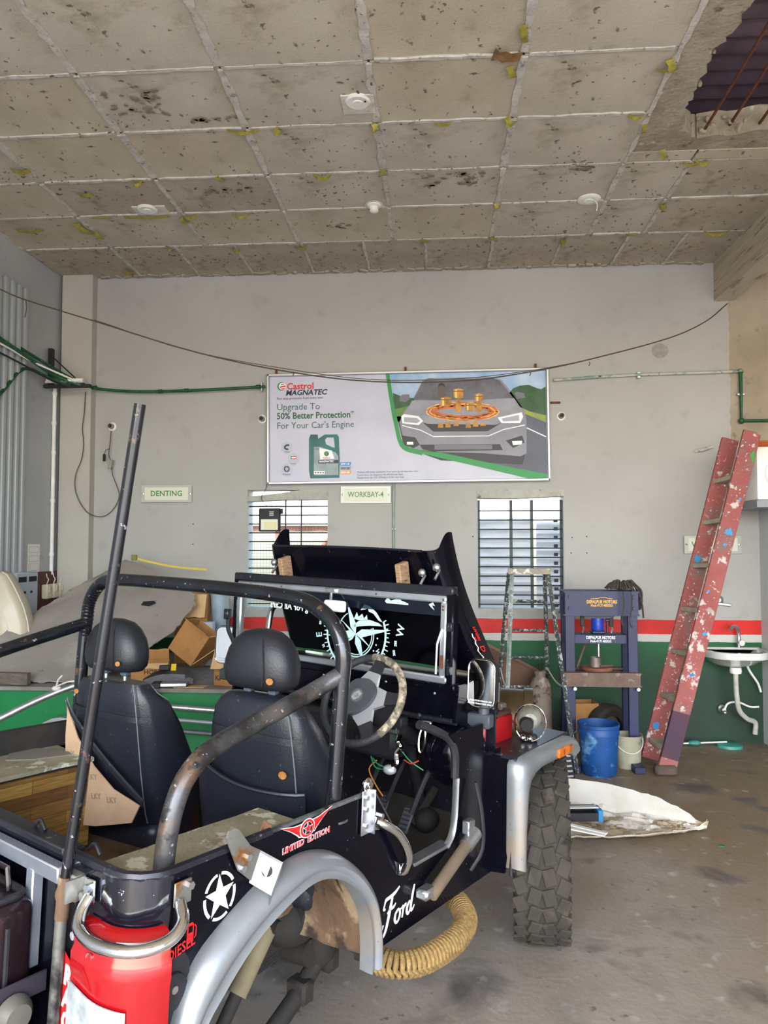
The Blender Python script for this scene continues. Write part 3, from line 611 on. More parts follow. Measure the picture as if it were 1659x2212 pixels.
# angle bracket with tube lamp and green hose lines at far left
br = thing('wall_bracket', 'black steel angle bracket carrying the pipes at the left wall corner', 'bracket', (-3.57, 6.55, 3.2))
G().box((.02, .1, .19), (.04, .05, .36), bev=.003).ob('upright', M_blackm, br); G().box((.22, .02, .0), (.44, .04, .03), bev=.003).ob('arm', M_blackm, br)
G().tube([(.03, .08, .3), (.36, .03, .01)], .006, 6).ob('stay', M_blackm, br)
tl = thing('tube_lamp', 'white fluorescent tube lamp lying along the black wall bracket', 'lamp', (-3.36, 6.52, 3.245))
G().cyl((-.16, 0, 0), (.18, 0, 0), .016, 12).ob('tube', M_white, tl); G().box((0, .02, -.01), (.36, .03, .02), bev=.003).ob('batten', M_white, tl)
for nm, lb, pts, r, m in (('air_hose', 'thick green hose descending from the upper left edge to the wall bracket', [(-3.75, 5.2, 3.5), (-3.52, 5.7, 3.43), (-3.48, 6.1, 3.36), (-3.40, 6.45, 3.27), (-3.2, 6.58, 3.20)], .019, M_green),
        ('air_hose', 'short green branch pipe rising at the far left under the thick hose', [(-3.545, 5.6, 2.80), (-3.545, 5.86, 3.0), (-3.545, 6.18, 3.27), (-3.47, 6.42, 3.255), (-3.34, 6.56, 3.21)], .015, M_green),
        ('steel_cable', 'thin dark cable running diagonally below the green hose at far left', [(-3.56, 5.5, 3.34), (-3.5, 6.0, 3.29), (-3.42, 6.45, 3.22), (-3.3, 6.55, 3.19)], .008, M_blackm),
        ('white_tube', 'slim white tube running alongside the thick green hose at far left', [(-3.6, 5.4, 3.43), (-3.52, 5.8, 3.385), (-3.46, 6.2, 3.33), (-3.24, 6.58, 3.235)], .009, M_white)):
    if pts[0][0] < -3.59: pts = [(-3.585 + r, p[1], p[2]) if p[0] < -3.585 + r else p for p in pts]
    tag(G().tube(smooth(pts, 5), r, 10).ob(nm, m), lb, 'hose' if 'hose' in nm else 'cable' if 'cable' in nm else 'tube')
# ribbed shutter panel at the left edge
rs = thing('shutter_panel', 'tall pale ribbed metal shutter panel against the left wall at picture edge', 'shutter', (-3.585, 5.0, 0))
for k in range(16): G().box((.012 + .012 * (k % 2), .45 + k * .05, 2.36), (.024 + .024 * (k % 2), .040, 3.24), bev=.006).ob('rib', mat('shutter_grey', '#b6babb', .45, .2, c2='#a7acae', s=3, st=(1, 1, .1)), rs)
# notice, cabinet and switchboard on the left wall
nt = thing('notice_sheet', 'white printed notice taped to the left wall beside the conduit', 'notice', (-3.588, 6.48, 1.63))
G().box((.002, 0, 0), (.003, .20, .26)).ob('sheet', mat('paper', '#dcdad3', .8), nt)
for k, (z, h) in enumerate(((.08, .05), (.0, .05), (-.075, .06))):
    for w in (0, 1): G().box((.004, 0, z + (w - .5) * h), (.001, .16, .003)).ob('printed_line', mat('print_grey', '#9c9c98', .8), nt); G().box((.004, (w - .5) * .16, z), (.001, .003, h)).ob('printed_line', mat('print_grey', '#9c9c98', .8), nt)
cb = thing('inverter_box', 'pale grey equipment box with two dark slots left of the maroon switchboard', 'box', (-3.53, 6.20, 1.32))
G().box((0, 0, 0), (.10, .34, .40), bev=.008).ob('case', mat('case_grey', '#aab4be', .5), cb)
for y in (-.08, .08): G().box((.051, y, .14), (.004, .12, .045)).ob('slot', M_blackm, cb)
for y, z in ((-.04, .03), (.06, .03)): G().box((.051, y, z), (.004, .03, .02)).ob('slot', M_blackm, cb)
sb = thing('switchboard', 'maroon wooden switchboard with three white switches in the left corner', 'switchboard', (-3.575, 6.71, 1.33))
G().box((.0, 0, 0), (.03, .40, .36), bev=.004).ob('board', mat('maroon_board', '#5b2a26', .5, c2='#48201d', s=12, st=(1, 1, 8)), sb)
for k, y in enumerate((-.10, .02, .13)):
    s_ = G().box((.045, y, .0), (.06, .085, .13), bev=.008).ob('switch', mat('switch_cream', '#d6cdb6', .4), sb)
    G().box((.078, y, .02), (.012, .03, .05), bev=.003).ob('lever', mat('lever_cream', '#c2b79b', .4), s_)
    G().tube(smooth([(.045, y, .065), (.06, y, .11), (.03, y + .03, .13), (.02, y + .04, .16)], 4), .005, 6).ob('lead', M_wirewhite, sb)
# ---- floodlight hanging in the left window, cable from the board
fl = thing('floodlight', 'black square floodlight hanging inside the left barred window', 'lamp', (-1.535, 6.86, 1.985))
G().box((0, 0, 0), (.20, .05, .215), bev=.008).ob('housing', M_blackm, fl)
G().box((0, -.027, -.045), (.16, .006, .10), bev=.002).ob('reflector', mat('reflector', '#d8d8d0', .3), fl); G().box((.012, -.031, -.05), (.115, .003, .07)).ob('emitter', mat('led_yellow', '#d6d2a0', .4), fl)
for k in range(5): G().box((.02, -.0265, .075 - k * .009), (.045 - .004 * (k % 3), .002, .003)).ob('label_line', M_white, fl)
G().tube([(-.09, 0, .10), (-.105, .02, .13), (.105, .02, .13), (.09, 0, .10)], .004, 6).ob('yoke', M_blackm, fl)
G().box((.11, 0, .08), (.02, .03, .05), bev=.004).ob('knob', M_blackm, fl)
for x0, x1 in ((-1.62, -1.60), (-1.56, -1.58)):
    pass
tag(G().tube(smooth([(-1.575, 6.935, 2.36), (-1.59, 6.93, 2.28), (-1.63, 6.92, 2.20), (-1.60, 6.90, 2.14), (-1.56, 6.88, 2.11)], 4), .003, 5).ob('lamp_cable', M_wiredark), 'thin cable dropping from the board corner to the hanging floodlight', 'cable')
# ---- ceiling fittings
def plate(x, y, label, r=.075, hang=0):
    t = thing('ceiling_light', label, 'ceiling light', (x, y, 4.325))
    G().lathe([(0, -.016), (r * .35, -.017), (r * .4, -.012), (r * .85, -.014), (r, -.006), (r, .004)], 28).ob('cover', M_white, t)
    if hang: G().tube(smooth([(.04, 0, -.01), (.06, 0, -.04), (.055, 0, -.09)], 3), .004, 6).ob('lead', M_wirewhite, t)
    return t
t = plate(-.445, 4.22, 'round white ceiling light in a square plaster patch, nearest the camera')
G().box((0, .03, .0), (.19, .18, .012)).ob('plaster_patch', mat('patch_white', '#d8d4ca', .9, c2='#b8b2a6', s=20), t); G().cyl((.045, -.02, -.016), (.045, -.02, -.02), .006, 8).ob('hole', M_holes, t)
t = plate(-2.2, 5.5, 'round white ceiling light with chipped plaster above the pilaster side'); G().box((.02, .03, .002), (.26, .14, .008)).ob('plaster_patch', mat('patch_white', '#d8d4ca'), t)
t = thing('ceiling_socket', 'small white bulb socket on the ceiling above the board', 'lamp holder', (-.46, 5.55, 4.325))
G().lathe([(0, 0), (.055, 0), (.055, -.012), (.034, -.02), (.034, -.05), (.02, -.06), (0, -.06)], 22).ob('socket', M_white, t); G().lathe([(0, .001), (.07, .001), (.07, -.003), (0, -.004)], 18).ob('rose', mat('patch_white', '#d8d4ca'), t)
plate(1.145, 5.57, 'round white ceiling light with a wire hanging from it, right of the others', .085, 1)
# round grey patch on the plaster
G().prism(ragged(ellipse(0, 0, .075, .07, 26), 1, 0), .0015, T(2.05, YB, 3.53) @ XZ).ob('plaster_repair', mat('repair_grey', '#9b9890', .9, c2='#8d8a82', s=30), wb, flat=True)
# small bracket between board and right lamp holder, pegs on wall
tag(G().box((1.10, YB - .01, 3.06), (.09, .02, .018), bev=.002).ob('wall_cleat', M_steel_rust), 'small rusty cleat on the wall at the board right edge', 'bracket')
pg2 = thing('wall_peg', 'rusty peg sticking out of the wall left of the red ladder top', 'peg', (2.34, YB, 2.60))
G().tube([(0, 0, 0), (.06, -.05, .01), (.14, -.06, .035)], .014, 7).ob('peg', M_fin, pg2)
bh = thing('tap_flange', 'grey round wall flange with a broken pipe above the sink', 'flange', (2.52, YB, 1.26))
G().lathe([(0, 0), (.05, 0), (.05, .008), (.03, .014), (.02, .02), (.02, .03), (0, .03)], 20, RX(90)).ob('flange', M_alu, bh); G().box((.05, -.02, -.03), (.13, .03, .025), M=RY(8), bev=.004).ob('pipe_stub', M_alu, bh)
# ================================================================ the jeep
# local axes: x right, y forward, z up; z = 0 is the tub rim, the root stands on the floor below it
JZ = .955
JM = Matrix(((.848833, .527404, .036423, -1.279133), (-.528026, .849174, .009564, 2.035179), (-.025885, -.027351, .999291, 1.014726), (0, 0, 0, 1)))
RM = JM @ T(0, 0, -JZ)
jeep = thing('jeep', 'open black jeep with roll bars, raised bonnet and missing rear wheel filling the foreground', 'car', M=RM)
UP = T(0, 0, JZ)
def J(g, n, m, par=None, **k): return g.ob(n, m, par or jeep, M=UP, **k)
def jw(x, y, z): return JM @ Vector((x, y, z))
def RYZ(x): return Matrix(((0, 0, 1, x), (1, 0, 0, 0), (0, 1, 0, 0), (0, 0, 0, 1)))   # 2D (y, z) on the plane x, extrudes to +x
M_blk = mat('jeep_black', '#06060d', .14, c2='#090913', s=4, coat=.06, spec=.2, spots=[('#2c2c36', 30, .64, .74), ('#8d8d94', 80, .70, .72)])
M_blkw = mat('jeep_black_worn', '#12131a', .38, c2='#1d1e26', s=7, coat=.15, spots=[('#6d6e74', 40, .62, .70)])
M_tube = mat('roll_bar_paint', '#0d0e12', .22, .2, c2='#1c2028', s=9, coat=.4, spots=[('#9a9da2', 50, .635, .67), ('#5c4634', 22, .62, .70)])
M_tubeg = mat('roll_bar_grey', '#56565a', .33, .4, c2='#2e2c2b', s=7, lo=.42, hi=.6, spots=[('#6a5444', 9, .52, .66), ('#1d1f24', 26, .58, .66), ('#9a9a9a', 60, .62, .66)])
M_flare = mat('flare_silver', '#8d9195', .4, .5, c2='#7f8387', s=8, coat=.1, spots=[('#a08a6c', 2.0, .56, .74), ('#6e6a63', 60, .66, .70)])
M_khaki = mat('well_top', '#8d8770', .8, c2='#777058', s=7, spots=[('#b5b19f', 11, .54, .58), ('#5a543f', 22, .60, .66)], bump=(50, .3))
M_rust = mat('mud_brown', '#6e5640', .9, c2='#54402f', s=6, spots=[('#8f7c62', 7, .54, .64), ('#35291f', 11, .56, .64)], bump=(30, .7))
M_leather = mat('black_leather', '#1e212a', .33, c2='#1d2027', s=7, bump=(160, .10), spots=[('#50535a', 60, .645, .69)])
M_leath2 = mat('leather_grey', '#202228', .42, c2='#191b20', s=8, bump=(140, .12))
M_under = mat('underbody', '#1d1b19', .8, c2='#2c2621', s=8, bump=(40, .4))
M_wood = None
def plank_mat(name, cols, sx, sy, ax):
    """printed wood-strip vinyl: long strips in three tones"""
    M = bpy.data.materials.new(name); M.use_nodes = True; N = M.node_tree.nodes; L = M.node_tree.links; b = N['Principled BSDF']; b.inputs['Roughness'].default_value = .45
    tc = N.new('ShaderNodeTexCoord'); sp = N.new('ShaderNodeSeparateXYZ'); cb_ = N.new('ShaderNodeCombineXYZ'); L.new(tc.outputs['Object'], sp.inputs[0])
    L.new(sp.outputs[ax[0]], cb_.inputs[0]); L.new(sp.outputs[ax[1]], cb_.inputs[1])
    br = N.new('ShaderNodeTexBrick'); L.new(cb_.outputs[0], br.inputs['Vector'])
    br.inputs['Scale'].default_value = 1; br.inputs['Brick Width'].default_value = sx; br.inputs['Row Height'].default_value = sy; br.inputs['Mortar Size'].default_value = .0008
    br.inputs['Color1'].default_value = hx(cols[0]); br.inputs['Color2'].default_value = hx(cols[1]); br.inputs['Mortar'].default_value = hx(cols[2])
    no = N.new('ShaderNodeTexNoise'); no.inputs['Scale'].default_value = 9; no.inputs['Detail'].default_value = 5; mp = N.new('ShaderNodeMapping'); mp.inputs['Scale'].default_value = (1, 14, 1)
    L.new(cb_.outputs[0], mp.inputs[0]); L.new(mp.outputs[0], no.inputs['Vector'])
    mx = N.new('ShaderNodeMix'); mx.data_type = 'RGBA'; mx.blend_type = 'MULTIPLY'; rp = N.new('ShaderNodeMapRange'); rp.inputs[3].default_value = .55; rp.inputs[4].default_value = 1.15; rp.inputs[1].default_value = .3; rp.inputs[2].default_value = .7
    L.new(no.outputs[0], rp.inputs[0]); mx.inputs[0].default_value = 1; L.new(br.outputs['Color'], mx.inputs[6]); L.new(rp.outputs[0], mx.inputs[7]); L.new(mx.outputs[2], b.inputs['Base Color'])
    return M
M_plank = plank_mat('wood_strip_vinyl', ('#a07c3c', '#5f3d20', '#3a2413'), .27, .045, (1, 2))
M_planf = plank_mat('wood_strip_floor', ('#b3713f', '#7a3f33', '#3a2018'), .40, .075, (1, 0))
# ---- tub: right side with door cut and wheel arch
def arch(): return [(.850, -.49), (.845, -.42), (.82, -.33), (.77, -.25), (.70, -.19), (.62, -.15), (.54, -.13), (.45, -.145), (.37, -.17), (.29, -.21), (.21, -.27), (.15, -.34), (.115, -.42), (.105, -.49)]
side = [(.10, 0), (.865, 0), (.885, -.012), (1.117, -.303), (1.345, -.306), (1.392, -.26), (1.395, -.03), (1.375, .055), (1.33, .10), (1.58, .10), (1.60, -.02), (1.74, -.02), (1.74, -.50), (.905, -.50)] + [p for p in arch() if p[1] > -.495] + [(.06, -.56), (.10, -.56)]
sidep = J(G().prism(side, .014, RYZ(.72)), 'side_panel', M_blk, flat=True)
sl_ = [(.10, 0), (.865, 0), (.885, -.012), (1.117, -.303), (1.56, -.306), (1.62, -.26), (1.63, .06), (1.74, .06)] + side[side.index((1.74, -.50)):]
J(G().prism(sl_, .014, RYZ(-.734)), 'side_panel', M_blk, flat=True)
def corner(s):
    pts = [(s * .46, -.002), (s * .60, 0)] + [(s * (.632 + .10 * sin(a * pi / 16)), .10 - .10 * cos(a * pi / 16)) for a in range(9)]
    g = G(); g.loft([[(x, y, -.62 + .62 * k) for x, y in pts] for k in (0, 1)], closed=False, cap=False)
    g2 = G(); g2.grid(lambda u, v: (*[pts[min(int(round(u * (len(pts) - 1))), len(pts) - 1)][i] for i in (0, 1)], -.62 * (1 - v)), len(pts) - 1, 3, thick=.012)
    g.b.free(); return J(g2, 'rear_corner', mat('corner_black', '#0b0d16', .10, c2='#14161f', s=5, coat=.6, spots=[('#aab0bd', 24, .64, .66), ('#3d4148', 11, .58, .66)]), ang=60)
corner(1); corner(-1)
# rolled rim: front of the right side is bare metal
M_edge = mat('worn_edge', '#8e9091', .35, .7, c2='#4a4c50', s=14, spots=[('#1a1b20', 22, .58, .66)])
J(G().tube([(.722, .40, 0), (.722, .865, 0)], .010, 8), 'rim_edge', M_edge)
rimp = [(.722, .42, 0), (.722, .1, 0)] + [(.632 + .09 * cos(a), .10 - .09 * sin(a), 0) for a in (.4, .8, 1.2, pi / 2)] + [(.47, .01, 0)]
J(G().tube(rimp, .013, 8), 'rim_roll', M_blkw)
J(G().tube([(-.722, .865, 0), (-.722, .1, 0), (-.69, .04, 0), (-.632, .01, 0), (-.47, .01, 0)], .012, 8), 'rim_roll', M_edge)
J(G().tube([(.728, .885, -.01), (.728, 1.117, -.303), (.728, 1.345, -.306)], .007, 6), 'door_edge', M_edge)
J(G().box((.712, 1.24, -.300), (.045, .24, .012)), 'door_sill_strip', M_alu)
J(G().tube(smooth([(.728, 1.335, -.305), (.728, 1.375, -.27), (.728, 1.392, -.20), (.728, 1.396, -.07)], 5), .014, 8, el=.6), 'door_edge_strip', M_alu)
J(G().tube(smooth([(.722, 1.396, -.07), (.722, 1.39, .02), (.715, 1.36, .075), (.70, 1.28, .118), (.68, 1.2, .15)], 6), .016, 8), 'door_seal', M_blackm)
# floor, firewall, wells
J(G().box((-.135, .44, -.405), (1.16, .86, .012)), 'bed_floor', mat('bed_brown', '#6b5138', .8, c2='#57402a', s=5, spots=[('#3f2d1e', 9, .6, .7)], bump=(30, .3)), flat=True)
J(G().box((0, 1.30, -.505), (1.42, .70, .012)), 'cab_floor', M_planf, flat=True)
J(G().box((.25, .87, -.455), (.95, .012, .10)), 'floor_step', M_under, flat=True)
J(G().box((0, 1.755, -.18), (1.40, .014, .60)), 'firewall', M_blkw, flat=True)
J(G().grid(lambda u, v: (.05 + .62 * u, 1.60 + .15 * v, -.485 + .16 * v + .012 * sin(u * 9 + v * 5)), 10, 6, thick=.006), 'rubber_mat', M_rubber)
lw = G().box((-.575, .325, -.235), (.29, .63, .33), bev=.006); lwo = J(lw, 'wheel_well', M_blackm, flat=True)
J(G().prism(ragged([(-.725, .01), (-.42, .01), (-.415, .642), (-.725, .642)], 9, .006), .014, T(0, 0, -.075)), 'well_mat', M_khaki, lwo, flat=True)
J(G().box((-.425, .325, -.235), (.012, .625, .30)), 'wood_panel', M_plank, lwo, flat=True)
J(G().prism([(.30, .40), (.36, .47), (.40, .60), (.31, .63), (.22, .55), (.23, .45)], .004, T(-.90, .0, -.061)), 'grey_patch', mat('well_patch', '#6f6a60', .8), lwo, flat=True)
rw = J(G().prism([(.445, .03), (.66, .04), (.715, .11), (.715, .65), (.45, .65)], .012, T(0, 0, -.084)), 'wheel_well', M_blackm, flat=True)
J(G().prism(ragged([(.445, .035), (.655, .045), (.712, .115), (.712, .65), (.45, .65)], 6, .004), .014, T(0, 0, -.068)), 'well_mat', M_khaki, rw, flat=True)
J(G().box((-.68, .36, -.02), (.02, .7, .10), bev=.004), 'inner_rail', M_under)
# roll hoop and braces
hoop = smooth([(-.662, .72, -.06), (-.648, .72, .30), (-.636, .72, .43), (-.622, .72, .515), (-.565, .72, .580), (-.47, .72, .606), (-.2, .72, .612), (.2, .72, .611), (.50, .72, .600), (.605, .72, .572), (.675, .72, .52), (.709, .72, .44), (.706, .72, .32), (.690, .72, -.05)], 6)
J(G().tube(hoop, .0245, 16), 'roll_hoop', M_tube)
J(G().tube(smooth([(.706, .725, .385), (.665, .62, .332), (.66, .325, .258), (.66, .235, .228), (.66, .18, .185), (.66, .15, .13), (.66, .132, .06), (.66, .122, -.055)], 6), .0255, 16), 'roll_bar_brace', M_tubeg)
J(G().tube(smooth([(-.64, .715, .42), (-.64, .374, .338), (-.645, .23, .29), (-.65, .15, .20), (-.655, .12, .05), (-.655, .115, -.055)], 6), .0245, 14), 'roll_bar_brace', M_tube)
J(G().lathe([(.0, 0), (.05, 0), (.05, .006), (0, .007)], 18, T(.69, .72, -.052)), 'hoop_foot', M_edge); J(G().lathe([(0, 0), (.05, 0), (.05, .006), (0, .007)], 18, T(-.662, .72, -.058)), 'hoop_foot', M_rust)
wg = G(); hb = [p for p in hoop if p.x < -.50 and p.z > .36]
for i in range(1, len(hb) - 1):
    t_ = (hb[i + 1] - hb[i - 1]).normalized(); n_ = Vector((t_.z, 0, -t_.x)); y_ = Vector((0, 1, 0))
    for o_ in (-.006, .006): wg.tube([hb[i] + t_ * o_ + n_ * .0245 * cos(a) + y_ * .0245 * sin(a) for a in [-1.2 + 2.4 * k / 8 for k in range(9)]], .0035, 5)
tag(J(wg, 'bend_wrinkles', M_tube), kind='stuff')
# ---- front seats
def rseat(cx, cy, pas):
    t = tag(bpy.data.objects.new('front_seat', None)); COL.objects.link(t); t.parent = jeep; t.location = (cx, cy, JZ); t.rotation_euler = (0, 0, rad(9))
    def ring(z, w, d, y, n=26, e=3.2):
        out = []
        for k in range(n):
            a = 2 * pi * k / n; c_, s_ = cos(a), sin(a)
            out.append((w / 2 * math.copysign(abs(c_) ** (2 / e), c_), y + d / 2 * math.copysign(abs(s_) ** (2 / e), s_), z))
        return out
    zt = .27 if not pas else .245
    prof = [(-.43, .40, .22, .26), (-.40, .44, .30, .26), (-.25, .455, .35, .225), (-.10, .455, .32, .178), (.05, .435, .255, .127), (.15, .40, .19, .090), (.21, .365, .13, .062), (.245, .315, .10, .055), (zt - .005, .25, .06, .05), (zt, .12, .03, .05)]
    G().loft([ring(z if z < .2 else z + zt - .27, w, d, y) for z, w, d, y in prof]).ob('backrest', M_leather, t, ang=70)
    def back(z):
        for (z0, w0, d0, y0), (z1, w1, d1, y1) in zip(prof, prof[1:]):
            if z0 <= z <= z1:
                f = (z - z0) / (z1 - z0); return (w0 + (w1 - w0) * f, y0 + (y1 - y0) * f - (d0 + (d1 - d0) * f) / 2)
        return (.3, 0)
    # headrest: a rounded pad on two posts
    hz = zt + .115
    G().loft([[(x * k, .05 + y * k2, hz + z) for x, y in [(.140 * math.copysign(abs(cos(a)) ** .8, cos(a)), .076 * math.copysign(abs(sin(a)) ** .75, sin(a))) for a in [2 * pi * i / 26 for i in range(26)]]]
              for z, k, k2 in ((-.098, .62, .45), (-.094, .86, .78), (-.075, .97, .94), (-.045, 1.0, 1.0), (-.01, .98, 1.0), (.03, .89, .93), (.065, .72, .77), (.088, .50, .52), (.099, .2, .2))]).ob('headrest', M_leath2, t, ang=75)
    G().tube(smooth([(.055, .05 - .076, hz - .08), (.06, .05 - .078, hz - .04), (.055, .05 - .076, hz + .01), (.045, .05 - .066, hz + .05), (.03, .05 - .035, hz + .088)], 4), .0022, 5).ob('headrest_seam', M_blackm, t)
    for s in (-.05, .05): G().cyl((s, .05, zt - .02), (s, .05, hz - .08), .008, 10).ob('headrest_post', M_alu, t)
    for s in (-.05, .05): G().box((s, .05, zt + .006), (.03, .03, .016), bev=.004).ob('post_guide', mat('guide_grey', '#4a5766', .4), t)
    # zip strip and edge seam on the back
    zs = .145 if not pas else .105
    w, y = back(zs)
    G().grid(lambda u, v: ((u - .5) * w * .97, back(zs)[1] - .003 + .05 * abs(2 * u - 1) ** 6, zs + (v - .5) * .022 - .012 * u), 14, 2, thick=.004).ob('zip_strip', M_leath2, t)
    G().tube([(back(z)[0] * .41, back(z)[1] + .001, z) for z in [zt - .02 - k * .04 for k in range(int((zt + .35) / .04))]], .0025, 5).ob('back_seam', mat('seam_thread', '#5d6066', .6), t)
    G().box((0, .29, -.37), (.42, .42, .13), bev=.045, seg=3).ob('seat_cushion', M_leather, t)
    G().box((0, .27, -.435), (.34, .36, .06)).ob('seat_base', M_blackm, t)
    return t, back
ds, bk = rseat(.335, .715, False)
# sagging pocket on the driver seat back, tears in the cover
def pocket(u, v):
    x = (u - .5) * .43; top = .065 - .095 * (1 - (1 - u) ** 3) + .01 * u; z = -.425 + (top + .425) * v
    return (x, bk(max(z, -.42))[1] - .012 - .034 * sin(pi * (.1 + .85 * u)) * v + .02 * abs(2 * u - 1) ** 8 - .010 * sin(u * 19 - v * 6) * (1 - v) * sin(pi * u), z)
G().grid(pocket, 26, 12, thick=.006).ob('back_pocket', M_leather, ds, ang=70)
G().tube([Vector(pocket(u / 20, 1)) + Vector((0, -.004, 0)) for u in range(21)], .006, 6).ob('pocket_hem', M_leather, ds)
M_foam = mat('torn_foam', '#b07a3e', .9, c2='#8a5826', s=40)
def tear(par, x, y, z, s, m=M_foam): G().prism(ragged(ellipse(0, 0, s, s * .8, 8), 1, 0), .003, T(x, y, z) @ XZ).ob('torn_patch', m, par, flat=True)
tear(ds, .085, -.024, .325, .014); tear(ds, .135, bk(.03)[1] - .003, .03, .016)
ps, bk2 = rseat(-.405, .665, True)
tear(ps, .085, -.024, .30, .012); tear(ps, -.145, bk2(.17)[1] - .001, .17, .012)
# torn cover on the passenger seat: printed board showing through, cloth hanging below
M_board = mat('backing_board', '#b79c7e', .8, c2='#a58667', s=5, spots=[('#8b6e4f', 3, .62, .75)])
bb = G().prism([(-.175, .14), (-.168, .0), (-.140, -.16), (-.09, -.315), (.04, -.30), (.215, -.255), (.245, -.19), (.11, -.155), (.0, -.09), (-.10, .0), (-.19, .13)], .005, XZ).ob('backing_board', M_board, ps, flat=True)
bb.matrix_local = T(0, -.022, 0) @ RX(-4)
M_print = mat('board_print', '#86745f', .8)
for k in range(16):
    x = -.16 + .08 * (k % 4) + .03 * (k // 4 % 2); z = .0 - .065 * (k // 4)
    if z > -.02 - (x + .16) * .62 or z < -.27 + (x < -.05) * .0 - abs(x) * .1: continue
    if x < -.15 + (-z - .1) * .4: continue
    text('printed_mark', 'LKY', .028, T(x, -.0055, z) @ XZ @ RZ(8), M_print, bb, d=.001, bold=.0006, shear=-.2)
G().grid(lambda u, v: (-.17 + .42 * u, -.028 - .004 * sin(pi * v), (.12 - .32 * u ** .75) + .03 * v), 18, 4, thick=.006).ob('torn_cover_hem', M_leather, ps, ang=70)
# ---- windscreen
wsY = 1.53
def wf(x0, x1, z0, z1, d, yy, m, n): return J(G().box(((x0 + x1) / 2, yy, (z0 + z1) / 2), (x1 - x0, d, z1 - z0), bev=.006), n, m)
wsf = wf(-.628, .622, .590, .628, .045, wsY, M_blkw, 'windscreen_frame')
for a in ((-.628, -.595, .23, .60), (.592, .628, .235, .60)): wf(*a, .045, wsY, M_blk, 'windscreen_frame')
wf(-.625, .64, .212, .246, .05, wsY + .005, M_blk, 'windscreen_frame')
for a in ((-.597, .594, .562, .590), (-.597, .606, .244, .272), (-.597, -.566, .27, .565), (.568, .598, .27, .565)): wf(*a, .03, wsY - .012, mat('frame_silver', '#c3c9cf', .3, .8, c2='#b2b7bc', s=10, spots=[('#7d7266', 18, .66, .74)]), 'glazing_frame')
gl = J(G().box((0, wsY + .004, .415), (1.17, .004, .315)), 'windscreen_glass', mat('glass_clear', '#e6ecea', .02, trans=1, ior=1.1), flat=True)
J(G().box((.001, wsY - .002, .535), (1.165, .0016, .055)), 'tint_strip', mat('tint_strip', '#0d1422', .1, alpha=.75), gl, flat=True)
J(G().tube([(.583, wsY - .03, .46), (.565, wsY - .035, .40), (.560, wsY - .03, .28)], .005, 6), 'latch_rod', M_chrome); J(G().box((.585, wsY - .03, .33), (.012, .008, .05)), 'rust_plate', M_steel_rust)
for p in ((.583, .575), (.583, .548), (.583, .535), (.25, .577), (-.3, .577)): J(G().sphere((p[0], wsY - .029, p[1]), (.009, .006, .009), u=8, v=6), 'screw', M_steel_rust)
for p in ((.622, .47), (.622, .30)): J(G().box((p[0], wsY - .03, p[1]), (.018, .02, .035), bev=.003), 'hinge', M_blkw)
# compass sticker and lettering on the glass (read from outside, so mirrored here)
M_dec = mat('sticker_pale', '#b9d6d8', .5); CX, CZ, SY = .128, .395, wsY - .0012
dec = tag(bpy.data.objects.new('glass_sticker', None)); COL.objects.link(dec); dec.parent = jeep; dec.location = (0, 0, JZ)
def arcs(r, w, a0, a1, n=40):
    G().ribbon([(CX + r * cos(rad(a0 + (a1 - a0) * i / n)), CZ + r * sin(rad(a0 + (a1 - a0) * i / n))) for i in range(n + 1)], w, .0008, T(0, SY, 0) @ XZ).ob('sticker_ring', M_dec, dec, flat=True)
arcs(.160, .009, -50, 24); arcs(.160, .009, 146, 230); arcs(.098, .005, -150, 20); arcs(.088, .004, -150, 20); arcs(.098, .005, 120, 200)
for k in range(60):
    a = 6 * k
    if 24 < a < 146 or 231 < a < 309: continue
    r0, r1 = .164, .183 if k % 2 else .176
    G().ribbon([(CX + r0 * cos(rad(a)), CZ + r0 * sin(rad(a))), (CX + r1 * cos(rad(a)), CZ + r1 * sin(rad(a)))], .0045, .0008, T(0, SY, 0) @ XZ).ob('sticker_tick', M_dec, dec, flat=True)
for a, r in ((10, .19), (187, .165), (-68, .135), (112, .15)):
    u = Vector((cos(rad(a)), sin(rad(a)))); n_ = Vector((-u.y, u.x)); c0 = Vector((CX, CZ))
    for s_, k in ((1, .9), (-1, .35)):
        G().prism([tuple(c0), tuple(c0 + u * .036 + n_ * s_ * .017), tuple(c0 + u * r)][::(1 if s_ > 0 else -1)], .0008, T(0, SY - (.0002 if s_ > 0 else 0), 0) @ XZ).ob('sticker_point', M_dec, dec, flat=True)
for a in (-32, 215, 146):
    u = Vector((cos(rad(a)), sin(rad(a)))); n_ = Vector((-u.y, u.x)); c0 = Vector((CX, CZ))
    G().prism([tuple(c0), tuple(c0 + u * .03 + n_ * .010), tuple(c0 + u * .105)], .0008, T(0, SY, 0) @ XZ).ob('sticker_point', M_dec, dec, flat=True)
for k in range(7):
    a = -60 + 14 * k; G().prism(ellipse(CX + .118 * cos(rad(a)), CZ + .118 * sin(rad(a)), .004, .004, 8), .0008, T(0, SY, 0) @ XZ).ob('sticker_dot', M_dec, dec, flat=True)
def gt(s, x, z, size, rot): text('sticker_letter', s, size, T(x, SY - .0004, z) @ XZ @ RZ(rot), M_dec, dec, bold=.0008, d=.0008, sx=-1)
gt('W', .365, .430, .05, 80); gt('E', -.082, .372, .046, -80); gt('N', .03, .505, .04, 30); gt('NW', .252, .318, .026, -75)
for s, x, z, r in (('285', .340, .375, -88), ('300', .334, .335, -80), ('315', .322, .298, -72), ('105', -.075, .430, 88), ('75', -.052, .325, -62)): gt(s, x, z, .016, r)
